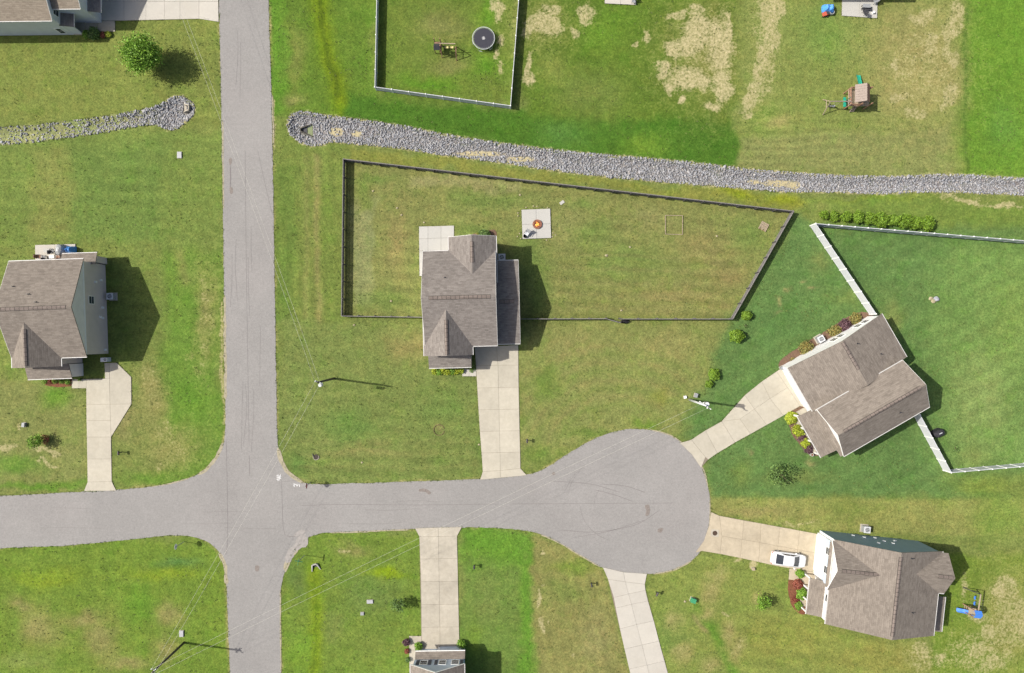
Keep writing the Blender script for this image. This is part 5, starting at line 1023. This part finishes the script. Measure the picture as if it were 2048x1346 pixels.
g = W(1691,203,.8); mb = MB(); mb.obox((g[0],g[1]+.35), (1,0), .18, .30, .55, .65); mb.obox((g[0],g[1]-.35), (1,0), .18, .30, .55, .65); mb.beam((g[0],g[1]+.6,.62), (g[0],g[1]-.6,.62), .08, .08); mb.beam((g[0],g[1]+.1,.6), (g[0],g[1]+.1,2.25), .05, .05); obj('glider_swing', mb, M['teal'], t)

# little playset beside the trampoline
x, y = W(890,95); t = thing('playset', 'small wooden playset with two yellow swings beside the trampoline', 'playset', (x, y, 0)); z1 = 1.2; A = W(869,83,z1); B = W(881,83,z1); D = W(869,99,z1)
for px_ in (A[0], B[0]):
    for py_ in (A[1], D[1]): obj('post', MB().obox((px_,py_), (1,0), .05, .05, 0, 2.2), M['cedar'], t)
for i in range(4): obj('deck_board', MB().prism([(A[0]+(B[0]-A[0])*i/4,A[1]),(A[0]+(B[0]-A[0])*(i+.92)/4,A[1]),(A[0]+(B[0]-A[0])*(i+.92)/4,D[1]),(A[0]+(B[0]-A[0])*i/4,D[1])], z1-.05, z1), M['cedar'], t)
ym = W(875,92,2.2)[1]; obj('canopy', MB().add([(A[0],ym+.45,2.0),(B[0],ym+.45,2.0),(B[0],ym,2.45),(A[0],ym,2.45),(B[0],ym-.45,2.0),(A[0],ym-.45,2.0)], [(0,1,2,3),(3,2,4,5)]), M['dmetal'], t)
P0 = W(878,86.5,2.1); P1 = W(910.5,87.5,2.1); obj('swing_beam', MB().beam((*P0,2.1), (*P1,2.1), .1, .14), M['palew'], t); aframe(t, (P1[0], P1[1]-.45), 0, (0,1), 2.1, .95, 'cedar'); aframe(t, (P0[0]+.2, P0[1]-.3), 0, (0,1), 2.1, .8, 'cedar')
for px_ in (893,903): w = W(px_,94,.5); swing(t, w, (1,0), 2.05, 'yellow')
rung_ladder(t, (*W(881,104,0), 0), (*W(881,98,1.1), 1.15), .4, 3, 'cedar')

# playset with blue slide, lower right
x, y = W(1945,1210); t = thing('playset', 'playset with blue slide and blue roof beside the blue house', 'playset', (x, y, 0)); z1 = 1.4; cx, cy = W(1955.5,1229,2.4); u = Vector((math.cos(R(-8)), math.sin(R(-8)), 0)); v = Vector((-u.y, u.x, 0))
for a, b in ((-.45,-.45),(.45,-.45),(.45,.45),(-.45,.45)): p = Vector((cx,cy,0))+u*a+v*b; obj('post', MB().obox((p.x,p.y), (u.x,u.y), .05, .05, 0, 2.4), M['cedar'], t)
obj('deck', MB().obox((cx,cy), (u.x,u.y), .5, .5, z1-.06, z1), M['palew'], t); c0 = Vector((cx,cy,0))
V = [c0+u*a+v*b+Vector((0,0,2.4+.35*(b == 0))) for a in (-.5,.5) for b in (-.5,0,.5)]; obj('roof_canopy', MB().add(V, [(0,3,4,1),(1,4,5,2)]), M['blue'], t)
slide(t, (*W(1947,1227,1.35), 1.35), (*W(1913,1219,.1), .1), .5, 'blue', .05); rung_ladder(t, (*W(1927,1213,0), .05), (*W(1949,1222,1.3), 1.35), .55, 6, 'palew')
P0 = W(1957,1222,2.2); P1 = W(1962,1189,2.2); obj('swing_beam', MB().beam((*P0,2.2), (*P1,2.2), .09, .14), M['palew'], t); d = Vector((P1[0]-P0[0], P1[1]-P0[1], 0)).normalized(); aframe(t, P1, 0, (-d.y,d.x), 2.2, .95, 'dmetal')
for px_, py_ in ((1951,1196),(1950,1207)): w = W(px_,py_,.5); swing(t, w, (d.x,d.y), 2.1, 'blue')

# fire pit and its chair
cx, cy = W(1074.5,448.3,.2); t = thing('fire_pit', 'round brick fire pit burning on the square pad', 'fire pit', (cx, cy, .12)); r = .52
for k in range(16): a = k*2*math.pi/16; obj('block', MB().ring((cx,cy), r-.14, r+.12, .12, .30+.01*(k % 3), 4, a+.012, a+2*math.pi/16-.012), M['brick'], t)
obj('ash_bed', MB().cyl((cx,cy), r-.15, .12, .16, 20), M['ash'], t); rg = random.Random(4)
for k in range(6): a = rg.random()*6.28; obj('log', MB().tube([(cx-.26*math.cos(a),cy-.26*math.sin(a),.18),(cx+.26*math.cos(a),cy+.26*math.sin(a),.24)], .035, 7), M['bark'], t)
mb = MB()
for k in range(26):
    a = rg.random()*6.28; q = rg.random()**.5*.28; p = (cx+q*math.cos(a), cy+q*math.sin(a)); hgt = .16+.20*(1-q/.3); s = rg.uniform(.05,.10)
    mb.tube([(p[0],p[1],.17),(p[0]+.02,p[1]+.01,.17+hgt*.5),(p[0]+.03,p[1],.17+hgt)], [s,s*.75,.008], 6)
obj('flames', mb, M['fire'], t)['kind'] = 'stuff'
x, y = W(1053,468,.5); t = thing('lounge_chair', 'grey folding lounge chair at the corner of the fire pit pad', 'chair', (x, y, .12)); u = Vector((math.cos(R(-35)), math.sin(R(-35)), 0)); v = Vector((-u.y,u.x,0)); c0 = Vector((x,y,.12))
obj('seat', MB().beam(c0+v*-.15+Vector((0,0,.38)), c0+v*.3+Vector((0,0,.42)), .62, .05), M['metal'], t); obj('backrest', MB().beam(c0+v*.28+Vector((0,0,.42)), c0+v*.62+Vector((0,0,.95)), .62, .05), M['gmetal'], t)
for a in (-.28,.28):
    for b in (-.15,.3): p = c0+u*a+v*b; obj('leg', MB().tube([p, p+Vector((0,0,.4))], .018, 6), M['dmetal'], t)
    obj('armrest', MB().beam(c0+u*a*1.1+v*-.1+Vector((0,0,.6)), c0+u*a*1.1+v*.38+Vector((0,0,.62)), .06, .03), M['dmetal'], t)
x, y = W(1050,472,.3); t = thing('bucket', 'black bucket beside the grey lounge chair on the pad', 'bucket', (x, y, .12)); obj('bucket_body', MB().ring((x,y), .20, .24, .12, .48, 18), M['rubber'], t); obj('bucket_floor', MB().cyl((x,y), .21, .125, .15, 18), M['rubber'], t)
def rock(px, py, r, label, group, mat='pale_stone', seed=0, name='stone', cat='stone', sub=2):
    x, y = W(px, py); bm = bmesh.new(); bmesh.ops.create_icosphere(bm, subdivisions=sub, radius=r); rg = random.Random(int(px*3+py*5)); ph = [rg.random()*6 for _ in range(4)]
    for vv in bm.verts:
        n = vv.co.normalized(); k = 1+.22*math.sin(n.x*3+ph[0])*math.cos(n.y*4+ph[1])+.15*math.sin(n.z*5+n.x*4+ph[2]); vv.co = Vector((n.x*r*k*1.15, n.y*r*k, n.z*r*k*.6))
    me = bpy.data.meshes.new(name); bm.to_mesh(me); bm.free(); me.materials.append(M[mat]); o = bpy.data.objects.new(name, me); COL.objects.link(o); o.location = (x, y, r*.25); tag(o, label, cat, group); return o
gl = 'small pale stones around the fire pit pad'
for px_, py_, lb in ((1036,426,'upper of two small pale stones left of the fire pit pad'),(1036,432,'lower of two small pale stones left of the fire pit pad'),(1052,415,'leftmost small pale stone above the fire pit pad'),(1067,412,'small pale stone above the middle of the fire pit pad'),(1074,413,'second small pale stone above the middle of the pad'),(1095,415,'rightmost small pale stone above the fire pit pad'),(1039,467,'small pale stone left of the lounge chair'),(1035,473,'outermost small pale stone at the lower left pad corner'),(1042,477,'small pale stone below the black bucket'),(1106,466,'topmost pale stone of the cluster at the lower right pad corner'),(1111,470,'outermost pale stone of the cluster at the lower right pad corner'),(1105,473,'pale stone touching the lower right pad corner'),(1093,480,'small pale stone below the right half of the pad')): rock(px_, py_, .09, lb, gl)
gl = 'single pale stones scattered on the main lawns'
for px_, py_, lb in ((746,382,'pale stone near the top left of the fenced back lawn'),(794,416,'pale stone between the black fence and the back patio'),(803,430,'smaller pale stone just below another, left of the back patio'),(848,445,'pale stone just above the back patio'),(782,602,'pale stone left of the main house near the lower fence'),(1040,390,'pale stone above the fire pit pad'),(1213,511,'white stone in the middle of the fenced lawn'),(1260,494,'pale stone right of the white one mid lawn'),(1434,472,'pale stone between the white board frame and the pallet'),(1243,621,'pale stone just above the open gate'),(708,650,'pale stone below the bottom left fence corner'),(724,925,'pale stone alone on the corner lawn above the road'),(958,889,'pale stone at the left edge of the main driveway'),(1370,1203,'white stone beside the green transformer box')): rock(px_, py_, .13 if px_ != 1213 else .18, lb, gl)
for i, (px_, py_, r, m) in enumerate(((1862,597,.26,'pale_stone'),(1872,598,.34,'stone'),(1867,602,.28,'pale_stone'))): rock(px_, py_, r, ('left pale rock of the three rock pile on the right lawn','largest grey rock of the three rock pile on the right lawn','lower pale rock of the three rock pile on the right lawn')[i], 'rock pile on the right lawn', m)
rock(849,539,.0+.3,'pale stepping stone beside the left wall patio strip', None) if False else None

x, y = W(1527,453); t = thing('pallet', 'broken wooden pallet lying on the lawn in the fence corner', 'pallet', (x, y, 0)); u = Vector((math.cos(R(62)), math.sin(R(62)), 0)); v = Vector((-u.y,u.x,0)); c0 = Vector((x,y,0))
for k in range(7): p = c0+v*(-.5+k*.165); obj('slat', MB().beam(p-u*(.6-.1*(k % 2)), p+u*.6, .12, .025) if False else MB().beam(p-u*(.58-.12*(k % 3))+Vector((0,0,.13)), p+u*.58+Vector((0,0,.13)), .12, .025), M['palew'], t)
for s in (-.5,0,.5): obj('stringer', MB().beam(c0+u*s-v*.55+Vector((0,0,.06)), c0+u*s+v*.5+Vector((0,0,.06)), .05, .10), M['cedar'], t)
x, y = W(1348,449); t = thing('board_frame', 'square of thin white boards laid on the fenced lawn', 'frame', (x, y, 0)); q = [W(1331,430.5,.1), W(1365.5,431,.1), W(1365,469,.1), W(1331,468,.1)]
for i in range(4): a, b = q[i], q[(i+1) % 4]; obj('board', MB().beam((*a,.06+.004*(i % 2)), (*b,.06+.004*(i % 2)), .06, .10), M['palew'], t)
x, y = W(878,860); tag(obj('edging_ring', MB().ring((x,y), .70, .76, -.02, .05, 28, .3, 6.1), M['mulch2'], None, False, (x,y,0)), 'thin dark edging ring set in the lawn left of the driveway', 'edging')
x, y = W(1124,405); tag(obj('paver', MB().obox((x,y), (.8,.6), .32, .20, -.02, .05), M['conc_w'], None, False, (x,y,0)), 'flat pale paver on the lawn right of the fire pit pad', 'paver')
x, y = W(1250,643,.3); t = thing('dark_mound', 'dark leafy bundle lying just outside the open gate', 'mound', (x, y, 0)); V, F = leaves((x,y,.22), (.62,.26,.25), 420, .14, 9, .5); np_mesh('heap', V, F, M['black'], parent=t)  # low mound of black leaf-shaped quads, no definite object

# ---- culverts, boxes, signs, mailboxes
M['culv'] = plain('wet_dark_concrete', (.075,.07,.055), .8, .2); M['algae'] = plain('algae_water', (.16,.19,.09), .5, .15)
def culvert(px, py, deg, label, r=.32, mat='conc_w', flare=.75, L=.95):
    x, y = W(px, py); t = thing('culvert_end', label, 'culvert', (x, y, 0)); u = Vector((math.cos(R(deg)), math.sin(R(deg)), 0)); v = Vector((-u.y,u.x,0)); c0 = Vector((x,y,-.05)); zt = .34; dk = .8 if mat == 'culv' else .35; dz = -.34 if mat == 'culv' else 0
    for s in (-1, 1):
        a = c0+v*s*r; b = c0+u*L+v*s*flare; mb = MB(); q = [(a.x,a.y),(b.x,b.y),(b.x+v.x*s*.09,b.y+v.y*s*.09),(a.x+v.x*s*.12-u.x*.1,a.y+v.y*s*.12-u.y*.1)]; mb.prism(q, -.6, [zt+dz,.12+dz,.12+dz,zt+dz]); obj('wing_wall', mb, M[mat], t)
    mb = MB(); q = [c0+v*r, c0-v*r, c0-v*r-u*.12, c0+v*r-u*.12]; mb.prism([(p.x,p.y) for p in q], -.6, zt+.02+dz); obj('head_wall', mb, M[mat], t)
    mb = MB(); q = [c0+v*(r-.02)+u*.01, c0-v*(r-.02)+u*.01, c0-v*(r-.02+ (dk-.35)*.45)+u*dk, c0+v*(r-.02+(dk-.35)*.45)+u*dk]; mb.prism([(p.x,p.y) for p in q], -.6, .005+dz); obj('pipe_mouth', mb, M['dmetal'], t)
    mb = MB(); q = [c0+v*(r+(dk-.35)*.45)+u*(dk+.01), c0-v*(r+(dk-.35)*.45)+u*(dk+.01), c0-v*flare+u*L, c0+v*flare+u*L]; mb.prism([(p.x,p.y) for p in q], -.6, -.06+dz); obj('apron', mb, M['algae' if mat == 'culv' else mat], t); return t
culvert(629.5,1129,-75,'small white concrete culvert end in the ditch below the junction',.26,'conc_w',.55,.85); culvert(601,259,0,'dark V shaped culvert mouth in the end of the rock channel',.14,'culv',.82,1.55); culvert(378,216,180,'pale rimmed culvert end in the left rock channel',.25,'conc_g',.5,.7)
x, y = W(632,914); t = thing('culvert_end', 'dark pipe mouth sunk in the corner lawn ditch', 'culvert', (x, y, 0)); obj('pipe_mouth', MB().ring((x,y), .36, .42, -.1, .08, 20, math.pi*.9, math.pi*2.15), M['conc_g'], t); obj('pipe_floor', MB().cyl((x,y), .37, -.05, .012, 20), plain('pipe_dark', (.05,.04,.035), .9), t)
obj('grate_bar', MB().beam((x-.5,y+.45,.05), (x-.32,y+.05,.08), .07, .06), M['dmetal'], t)
def ubox(px, py, w, d, h, label, mat='boxgrey', deg=0, name='utility_box'):
    x, y = W(px, py, h); t = thing(name, label, 'utility box', (x, y, 0), 'ground utility boxes'); u = (math.cos(R(deg)), math.sin(R(deg)))
    obj('base', MB().obox((x,y), u, w/2+.06, d/2+.06, -.02, .06), M['conc_g'], t); obj('box_body', MB().obox((x,y), u, w/2, d/2, .06, h-.04), M[mat], t); obj('box_lid', MB().obox((x,y), u, w/2+.025, d/2+.025, h-.04, h), M[mat], t)
ubox(358,309.5,.55,.8,.14,'grey utility box on lawn below the left rock channel'); ubox(362,1268,.5,.8,.16,'white utility box under the wires at the bottom left'); ubox(739.5,1204,.78,.42,.14,'pale flat utility box on the lower lawn','boxgrey',2); ubox(724,1228,.4,.35,.15,'low grey valve box near the pale flat box','gmetal'); ubox(1387.5,1202.5,.65,.55,.6,'green transformer box on the lower right lawn','signgreen',-20); ubox(45,850,.32,.55,.4,'small grey pedestal left of the small tree','gmetal',-8); ubox(1393,791,.35,.5,.5,'small grey pedestal at the foot of the pale utility pole','gmetal',-15); ubox(1508,1139,.3,.3,.35,'small brown box on the bare dirt square','palew',10); ubox(1566,736,.35,.35,.7,'grey bin at the left end of the white house side bed','gmetal',30); ubox(1371,794.5,.3,.3,.3,'low white valve box left of the pale utility pole','white',10)
def mailbox(px, py, label, deg=0):
    x, y = W(px, py); t = thing('mailbox', label, 'mailbox', (x, y, 0), 'roadside mailboxes'); u = Vector((math.cos(R(deg)), math.sin(R(deg)), 0)); v = Vector((-u.y,u.x,0)); c0 = Vector((x,y,0))
    obj('post', MB().obox((x,y), (u.x,u.y), .05, .05, 0, .86), M['dmetal'], t); n = 8; V = []; p = c0
    for a in (-.26, .26):
        q = p+u*a; V += [q+v*-.11+Vector((0,0,.82)), q+v*.11+Vector((0,0,.82))] + [q+v*(.11*math.cos(k*math.pi/n))+Vector((0,0,0.94+.11*math.sin(k*math.pi/n))) for k in range(n+1)]
    k = n+3; mb = MB().add(V, [tuple(range(k))[::-1], tuple(range(k,2*k))] + [(i, (i+1) % k, k+(i+1) % k, k+i) for i in range(k)]); b = obj('box', mb, M['dmetal'], t); obj('flag', MB().beam(c0+v*.125+Vector((0,0,.92)), c0+v*.125+Vector((0,0,1.14)), .04, .015), M['signred'], b)
mailbox(1054,880,'black mailbox right of the main driveway',-90); mailbox(949,1130,'black mailbox right of the lower driveway',90); mailbox(1182,1166,'black mailbox left of the pale slanting driveway',100); mailbox(1312,1184,'black mailbox right of the pale slanting driveway',60); mailbox(244,904,'black mailbox right of the grey house driveway',-90)
def text_mesh(txt, size, mat, parent, M4, name='lettering'):
    cu = bpy.data.curves.new(name, 'FONT'); cu.body = txt; cu.size = size; cu.align_x = 'CENTER'; cu.align_y = 'CENTER'; cu.extrude = .002; c = bpy.data.objects.new('tmp', cu); COL.objects.link(c); bpy.context.view_layer.update(); me = bpy.data.meshes.new_from_object(c.evaluated_get(bpy.context.evaluated_depsgraph_get())); bpy.data.objects.remove(c); me.transform(Matrix.Translation(-OFF[parent.name]) @ M4); me.materials.clear(); me.materials.append(mat); o = bpy.data.objects.new(name, me); COL.objects.link(o); o.parent = parent; OFF[o.name] = OFF[parent.name]; return o
def stop_sign(px, py, face, label):
    x, y = W(px, py); t = thing('stop_sign', label, 'stop sign', (x, y, 0), 'stop signs'); obj('post', MB().obox((x,y), (1,0), .03, .03, -.1, 2.65), M['gmetal'], t); a = R(face); nrm = Vector((math.cos(a), math.sin(a), 0)); tv = Vector((-nrm.y, nrm.x, 0))
    def octo(r, d0, d1):
        V = []
        for d in (d0, d1): V += [Vector((x,y,2.25))+nrm*d+tv*(r*math.cos(math.pi/8+k*math.pi/4))+Vector((0,0,r*math.sin(math.pi/8+k*math.pi/4))) for k in range(8)]
        return MB().add(V, [tuple(range(8))[::-1], tuple(range(8,16))]+[(i,(i+1)%8,8+(i+1)%8,8+i) for i in range(8)])
    pl = obj('sign_border', octo(.41,.035,.045), M['white'], t); obj('sign_face', octo(.375,.0455,.049), M['signred'], pl)
    text_mesh('STOP', .26, M['white'], pl, Matrix.Translation(Vector((x,y,2.25))+nrm*.053) @ Matrix((( tv.x,0,nrm.x,0),(tv.y,0,nrm.y,0),(0,1,0,0),(0,0,0,1))))
stop_sign(622,965,0,'stop sign at the corner below the main house lawn'); stop_sign(368,1083.5,180,'stop sign at the corner of the bottom left lawn')
x, y = W(609,1110.5); t = thing('street_sign', 'street name sign post on the corner lawn below the junction', 'street sign', (x, y, 0)); obj('post', MB().obox((x,y), (1,0), .03, .03, -.1, 2.7), M['gmetal'], t)
obj('name_plate', MB().obox((x,y), (.985,-.17), .52, .012, 2.45, 2.66), M['signgreen'], t); obj('name_plate', MB().obox((x,y), (.17,.985), .45, .012, 2.68, 2.89), M['signgreen'], t)
x, y = W(1430,1066.5,.06); t = thing('manhole_cover', 'round iron manhole cover in the driveway of the blue house', 'manhole', (x, y, 0)); obj('frame_slab', MB().obox((x,y), (.99,-.11), .55, .50, .03, .068), M['conc_g'], t); obj('cover', MB().cyl((x,y), .33, .06, .076, 24), plain('rusty_iron', seen(96,78,66), .8, .15), t)

# ---- the car
def car(px, py, deg, label):
    x, y = W(px, py, .8); t = thing('car', label, 'car', (x, y, .055)); a = R(deg); u = Vector((math.cos(a), math.sin(a), 0)); v = Vector((-u.y,u.x,0)); c0 = Vector((x,y,.055))
    T = lambda X, Y, Z: c0+u*X+v*Y+Vector((0,0,Z))
    st = [(-2.42,.62,.50,.72),(-2.36,.78,.34,.86),(-2.15,.87,.24,.95),(-1.7,.905,.22,1.0),(-1.0,.92,.20,.99),(0,.925,.20,.97),(.8,.92,.20,.96),(1.3,.91,.22,.93),(1.8,.88,.24,.86),(2.15,.80,.28,.78),(2.34,.68,.36,.70),(2.42,.48,.42,.60)]
    V = []; k = 12
    for X, w, zb, zt in st:
        zm = (zb+zt)/2; V += [T(X,Y,Z) for Y, Z in ((-w*.86,zb),(-w*.98,zb+.12),(-w,zm),(-w*.985,zt-.12),(-w*.93,zt-.03),(-w*.6,zt+.015),(0,zt+.03),(w*.6,zt+.015),(w*.93,zt-.03),(w*.985,zt-.12),(w,zm),(w*.98,zb+.12))]
    n = len(st); F = [(i*k+j, i*k+(j+1)%k, (i+1)*k+(j+1)%k, (i+1)*k+j) for i in range(n-1) for j in range(k)]+[tuple(range(k))[::-1], tuple((n-1)*k+j for j in range(k))]
    body = obj('body', MB().add(V, [f[::-1] for f in F]), M['carw'], t, True)
    cab = [(-1.95,.68,.97,.99),(-1.35,.66,.97,1.24),(-.75,.64,.97,1.43),(-.1,.63,.97,1.46),(.45,.62,.96,1.40),(1.35,.70,.94,.97)]; V = []
    for X, wt, z0_, z1_ in cab: V += [T(X,-.82,z0_-.03),T(X,-(.80 if z1_ < 1.1 else .74),z0_+(z1_-z0_)*.5),T(X,-wt,z1_-.02),T(X,0,z1_+.02),T(X,wt,z1_-.02),T(X,(.80 if z1_ < 1.1 else .74),z0_+(z1_-z0_)*.5),T(X,.82,z0_-.03)]
    k = 7; n = len(cab); obj('cabin', MB().add(V, [(i*k+j, i*k+j+1, (i+1)*k+j+1, (i+1)*k+j)[::-1] for i in range(n-1) for j in range(k-1)]), M['carw'], t, True)
    def pane(nm, P): obj(nm, MB().add([T(*p) for p in P], [tuple(range(len(P)))]), M['glass_c'], t)
    obj('windshield', MB().add([T(*p) for p in ((.52,-.60,1.40),(1.28,-.70,1.03),(1.31,0,1.06),(1.28,.70,1.03),(.52,.60,1.40),(.54,0,1.435))], [(0,1,2,5),(5,2,3,4)]), M['glass_c'], t); obj('rear_window', MB().add([T(*p) for p in ((-1.0,.60,1.42),(-1.84,.66,1.09),(-1.86,0,1.11),(-1.84,-.66,1.09),(-1.0,-.60,1.42),(-1.0,0,1.45))], [(0,1,2,5),(5,2,3,4)]), M['glass_c'], t)
    for s in (-1, 1):
        pane('side_window', [(-1.2,s*.80,1.08),(-.1,s*.80,1.06),(-.1,s*.70,1.40),(-.85,s*.71,1.38)][::s]); pane('side_window', [(-.02,s*.80,1.06),(.95,s*.80,1.05),(.42,s*.70,1.36),(-.02,s*.70,1.40)][::s])
        obj('mirror', MB().obox((T(.78,s*1.0,0).x,T(.78,s*1.0,0).y), (u.x,u.y), .09, .10, 1.0+.055, 1.14+.055), M['carw'], t)
        obj('headlight', MB().beam(T(2.10,s*.66,.80), T(2.30,s*.52,.70), .16, .10), M['metal'], t); obj('tail_light', MB().beam(T(-2.38,s*.60,.80), T(-2.22,s*.82,.82), .12, .12), M['red'], t)
        for X in (-1.42, 1.45):
            w = obj('wheel', MB().tube([T(X,s*.70,.33),T(X,s*.93,.33)], .33, 20), M['rubber'], t); obj('rim', MB().tube([T(X,s*.92,.33),T(X,s*.945,.33)], .2, 14), M['metal'], w)
car(1577.5,1119.5,-7.5,'white sedan parked on the driveway of the blue house')

# ---- patio furniture and odds and ends
def table(px, py, w, d, h, label, mat, deg=0, name='table', cat='table', z=.1):
    x, y = W(px, py, h); t = thing(name, label, cat, (x, y, z)); u = Vector((math.cos(R(deg)), math.sin(R(deg)), 0)); v = Vector((-u.y,u.x,0)); c0 = Vector((x,y,z)); obj('table_top', MB().obox((x,y), (u.x,u.y), w/2, d/2, h-.05, h), M[mat], t)
    for a in (-1,1):
        for b in (-1,1): p = c0+u*a*(w/2-.08)+v*b*(d/2-.08); obj('leg', MB().obox((p.x,p.y), (u.x,u.y), .025, .025, z, h-.05), M['dmetal'], t)
def grill(px, py, label, deg=0, mat='black'):
    x, y = W(px, py, .9); t = thing('covered_grill', label, 'grill', (x, y, 0)); u = Vector((math.cos(R(deg)), math.sin(R(deg)), 0)); v = Vector((-u.y,u.x,0)); c0 = Vector((x,y,0)); V = []; rg = random.Random(int(px)); k = 16
    for z, s in ((0,1.08),(.35,1.0),(.8,.95),(1.0,.78),(1.12,.35)):
        for i in range(k): a = i*2*math.pi/k; q = s*(1+.09*rg.random()); V.append(c0+u*(.75*q*math.copysign(abs(math.cos(a))**.7, math.cos(a)))+v*(.48*q*math.copysign(abs(math.sin(a))**.7, math.sin(a)))+Vector((0,0,z+.04*rg.random())))
    obj('cover', MB().add(V, [(j*k+i, j*k+(i+1)%k, (j+1)*k+(i+1)%k, (j+1)*k+i) for j in range(4) for i in range(k)]+[tuple(range(4*k,5*k))]), M[mat], t); obj('handle', MB().beam(c0-u*.22+v*.05+Vector((0,0,1.17)), c0+u*.22+v*.05+Vector((0,0,1.17)), .09, .03), M['metal'], t); obj('vent_tab', MB().beam(c0-u*.2+v*.25+Vector((0,0,1.05)), c0-u*.1+v*.25+Vector((0,0,1.05)), .08, .03), M['metal'], t)
grill(1880,867,'black covered grill beside the tall white fence',25); grill(117,499,'grey covered grill on the grey house patio',80,'gmetal')
def tarp_heap(px, py, rx, ry, h, label, mat, z=0.0, seed=1):
    x, y = W(px, py, h*.6); t = thing('tarp_covered_pile', label, 'tarp', (x, y, z)); n = 18; V = []; F = []
    for j in range(n+1):
        for i in range(n+1):
            a = -1+2*i/n; b = -1+2*j/n; rr = max(abs(a), abs(b)); hh = h*(1-rr**3)*(.75+.5*vnoise(np.array([a*2.2+5+seed]), np.array([b*2.2+seed]), seed)[0])+.10*(vnoise(np.array([a*6.]), np.array([b*6.]), seed+3)[0]-.5)*(rr < .95)
            V.append((x+rx*a*(1-.12*b*b), y+ry*b*(1-.1*a*a), z+max(.02, hh)))
    for j in range(n):
        for i in range(n): q = j*(n+1)+i; F.append((q, q+1, q+n+2, q+n+1))
    obj('tarp', MB().add(V, F), M[mat], t); return t
t = tarp_heap(1659,15,.85,.62,.9,'blue tarp over a pile left of the top right patio','tarp'); x, y = W(1652,27,.3)
t = thing('toy_car', 'red toy car sticking out below the blue tarp', 'toy', (x, y, 0)); obj('toy_body', MB().obox((x,y), (.95,.3), .42, .26, .12, .42), M['red'], t); obj('toy_hood', MB().obox((x+.22,y+.07), (.95,.3), .16, .22, .42, .5), M['dmetal'], t)
for a, b in ((-.3,-.3),(.3,-.3),(.3,.3),(-.3,.3)): obj('toy_wheel', MB().cyl((x+a,y+b), .11, .02, .16, 10), M['rubber'], t)
x, y = W(1664,24,.3); t = thing('toy_cart', 'dark grey cart beside the blue tarp pile', 'cart', (x, y, 0)); obj('cart_tub', MB().ring((x,y), .26, .34, .1, .45, 14), M['gmetal'], t); obj('cart_floor', MB().cyl((x,y), .28, .1, .2, 14), M['dmetal'], t)
tarp_heap(139,499,.58,.52,1.2,'blue and white tarp heap on the grey house patio','tarp',.1,5)
table(92,501,.8,.55,.5,'low pale table on the grey house patio','conc_w',0); table(102,513,.65,.45,.72,'white side table by the grey house back door','white',5)
table(1734,11,1.05,.5,.72,'grey folding table on the top right patio','gmetal',-3,z=.08); table(1734,17,1.3,.3,.45,'dark folding bench below the grey table, top right patio','dmetal',-5,'bench','bench',.08)
def chair(px, py, deg, label, mat='dmetal', z=.1):
    x, y = W(px, py, .5); t = thing('patio_chair', label, 'chair', (x, y, z), 'patio chairs'); u = Vector((math.cos(R(deg)), math.sin(R(deg)), 0)); v = Vector((-u.y,u.x,0)); c0 = Vector((x,y,z)); obj('seat', MB().obox((x,y), (u.x,u.y), .26, .26, z+.40, z+.45), M[mat], t); obj('backrest', MB().beam(c0-u*.25+Vector((0,0,.45)), c0-u*.36+Vector((0,0,.95)), .50, .04, (1,0,0)), M[mat], t)
    for a in (-.22,.22):
        for b in (-.22,.22): p = c0+u*a+v*b; obj('leg', MB().tube([p, p+Vector((0,0,.4))], .02, 6), M['dmetal'], t)
    for b in (-.26,.26): obj('armrest', MB().beam(c0-u*.25+v*b+Vector((0,0,.62)), c0+u*.22+v*b+Vector((0,0,.62)), .05, .03), M['dmetal'], t)
chair(103,502,40,'dark patio chair by the low table, grey house patio'); chair(87,515,90,'dark metal patio chair at the grey house wall'); chair(116,515,90,'brown patio chair right of the white side table','cedar'); chair(77,513,0,'brown armchair at the left end of the grey house patio','cedar'); chair(1268,1,250,'dark chair on the patio corner cut by the top edge','gmetal',.08); chair(1731,24,120,'small dark folding chair on the top right patio','dmetal',.08); chair(1752,2,200,'dark lounge chair at the right end of the top right patio','gmetal',.08)
x, y = W(1748,24,.3); t = thing('bucket', 'small white bucket on the top right patio', 'bucket', (x, y, .08)); obj('bucket_body', MB().ring((x,y), .13, .16, .08, .38, 14), M['white'], t); obj('bucket_lid', MB().cyl((x,y), .15, .37, .40, 14), M['white'], t)
x, y = W(1625,910,.4); t = thing('planter', 'pale planter at the bottom end of the white house porch', 'planter', (x, y, 0)); obj('pot', MB().ring((x,y), .16, .22, 0, .4, 12), M['conc_w'], t); obj('soil', MB().cyl((x,y), .17, .2, .34, 12), M['mulch'], t)
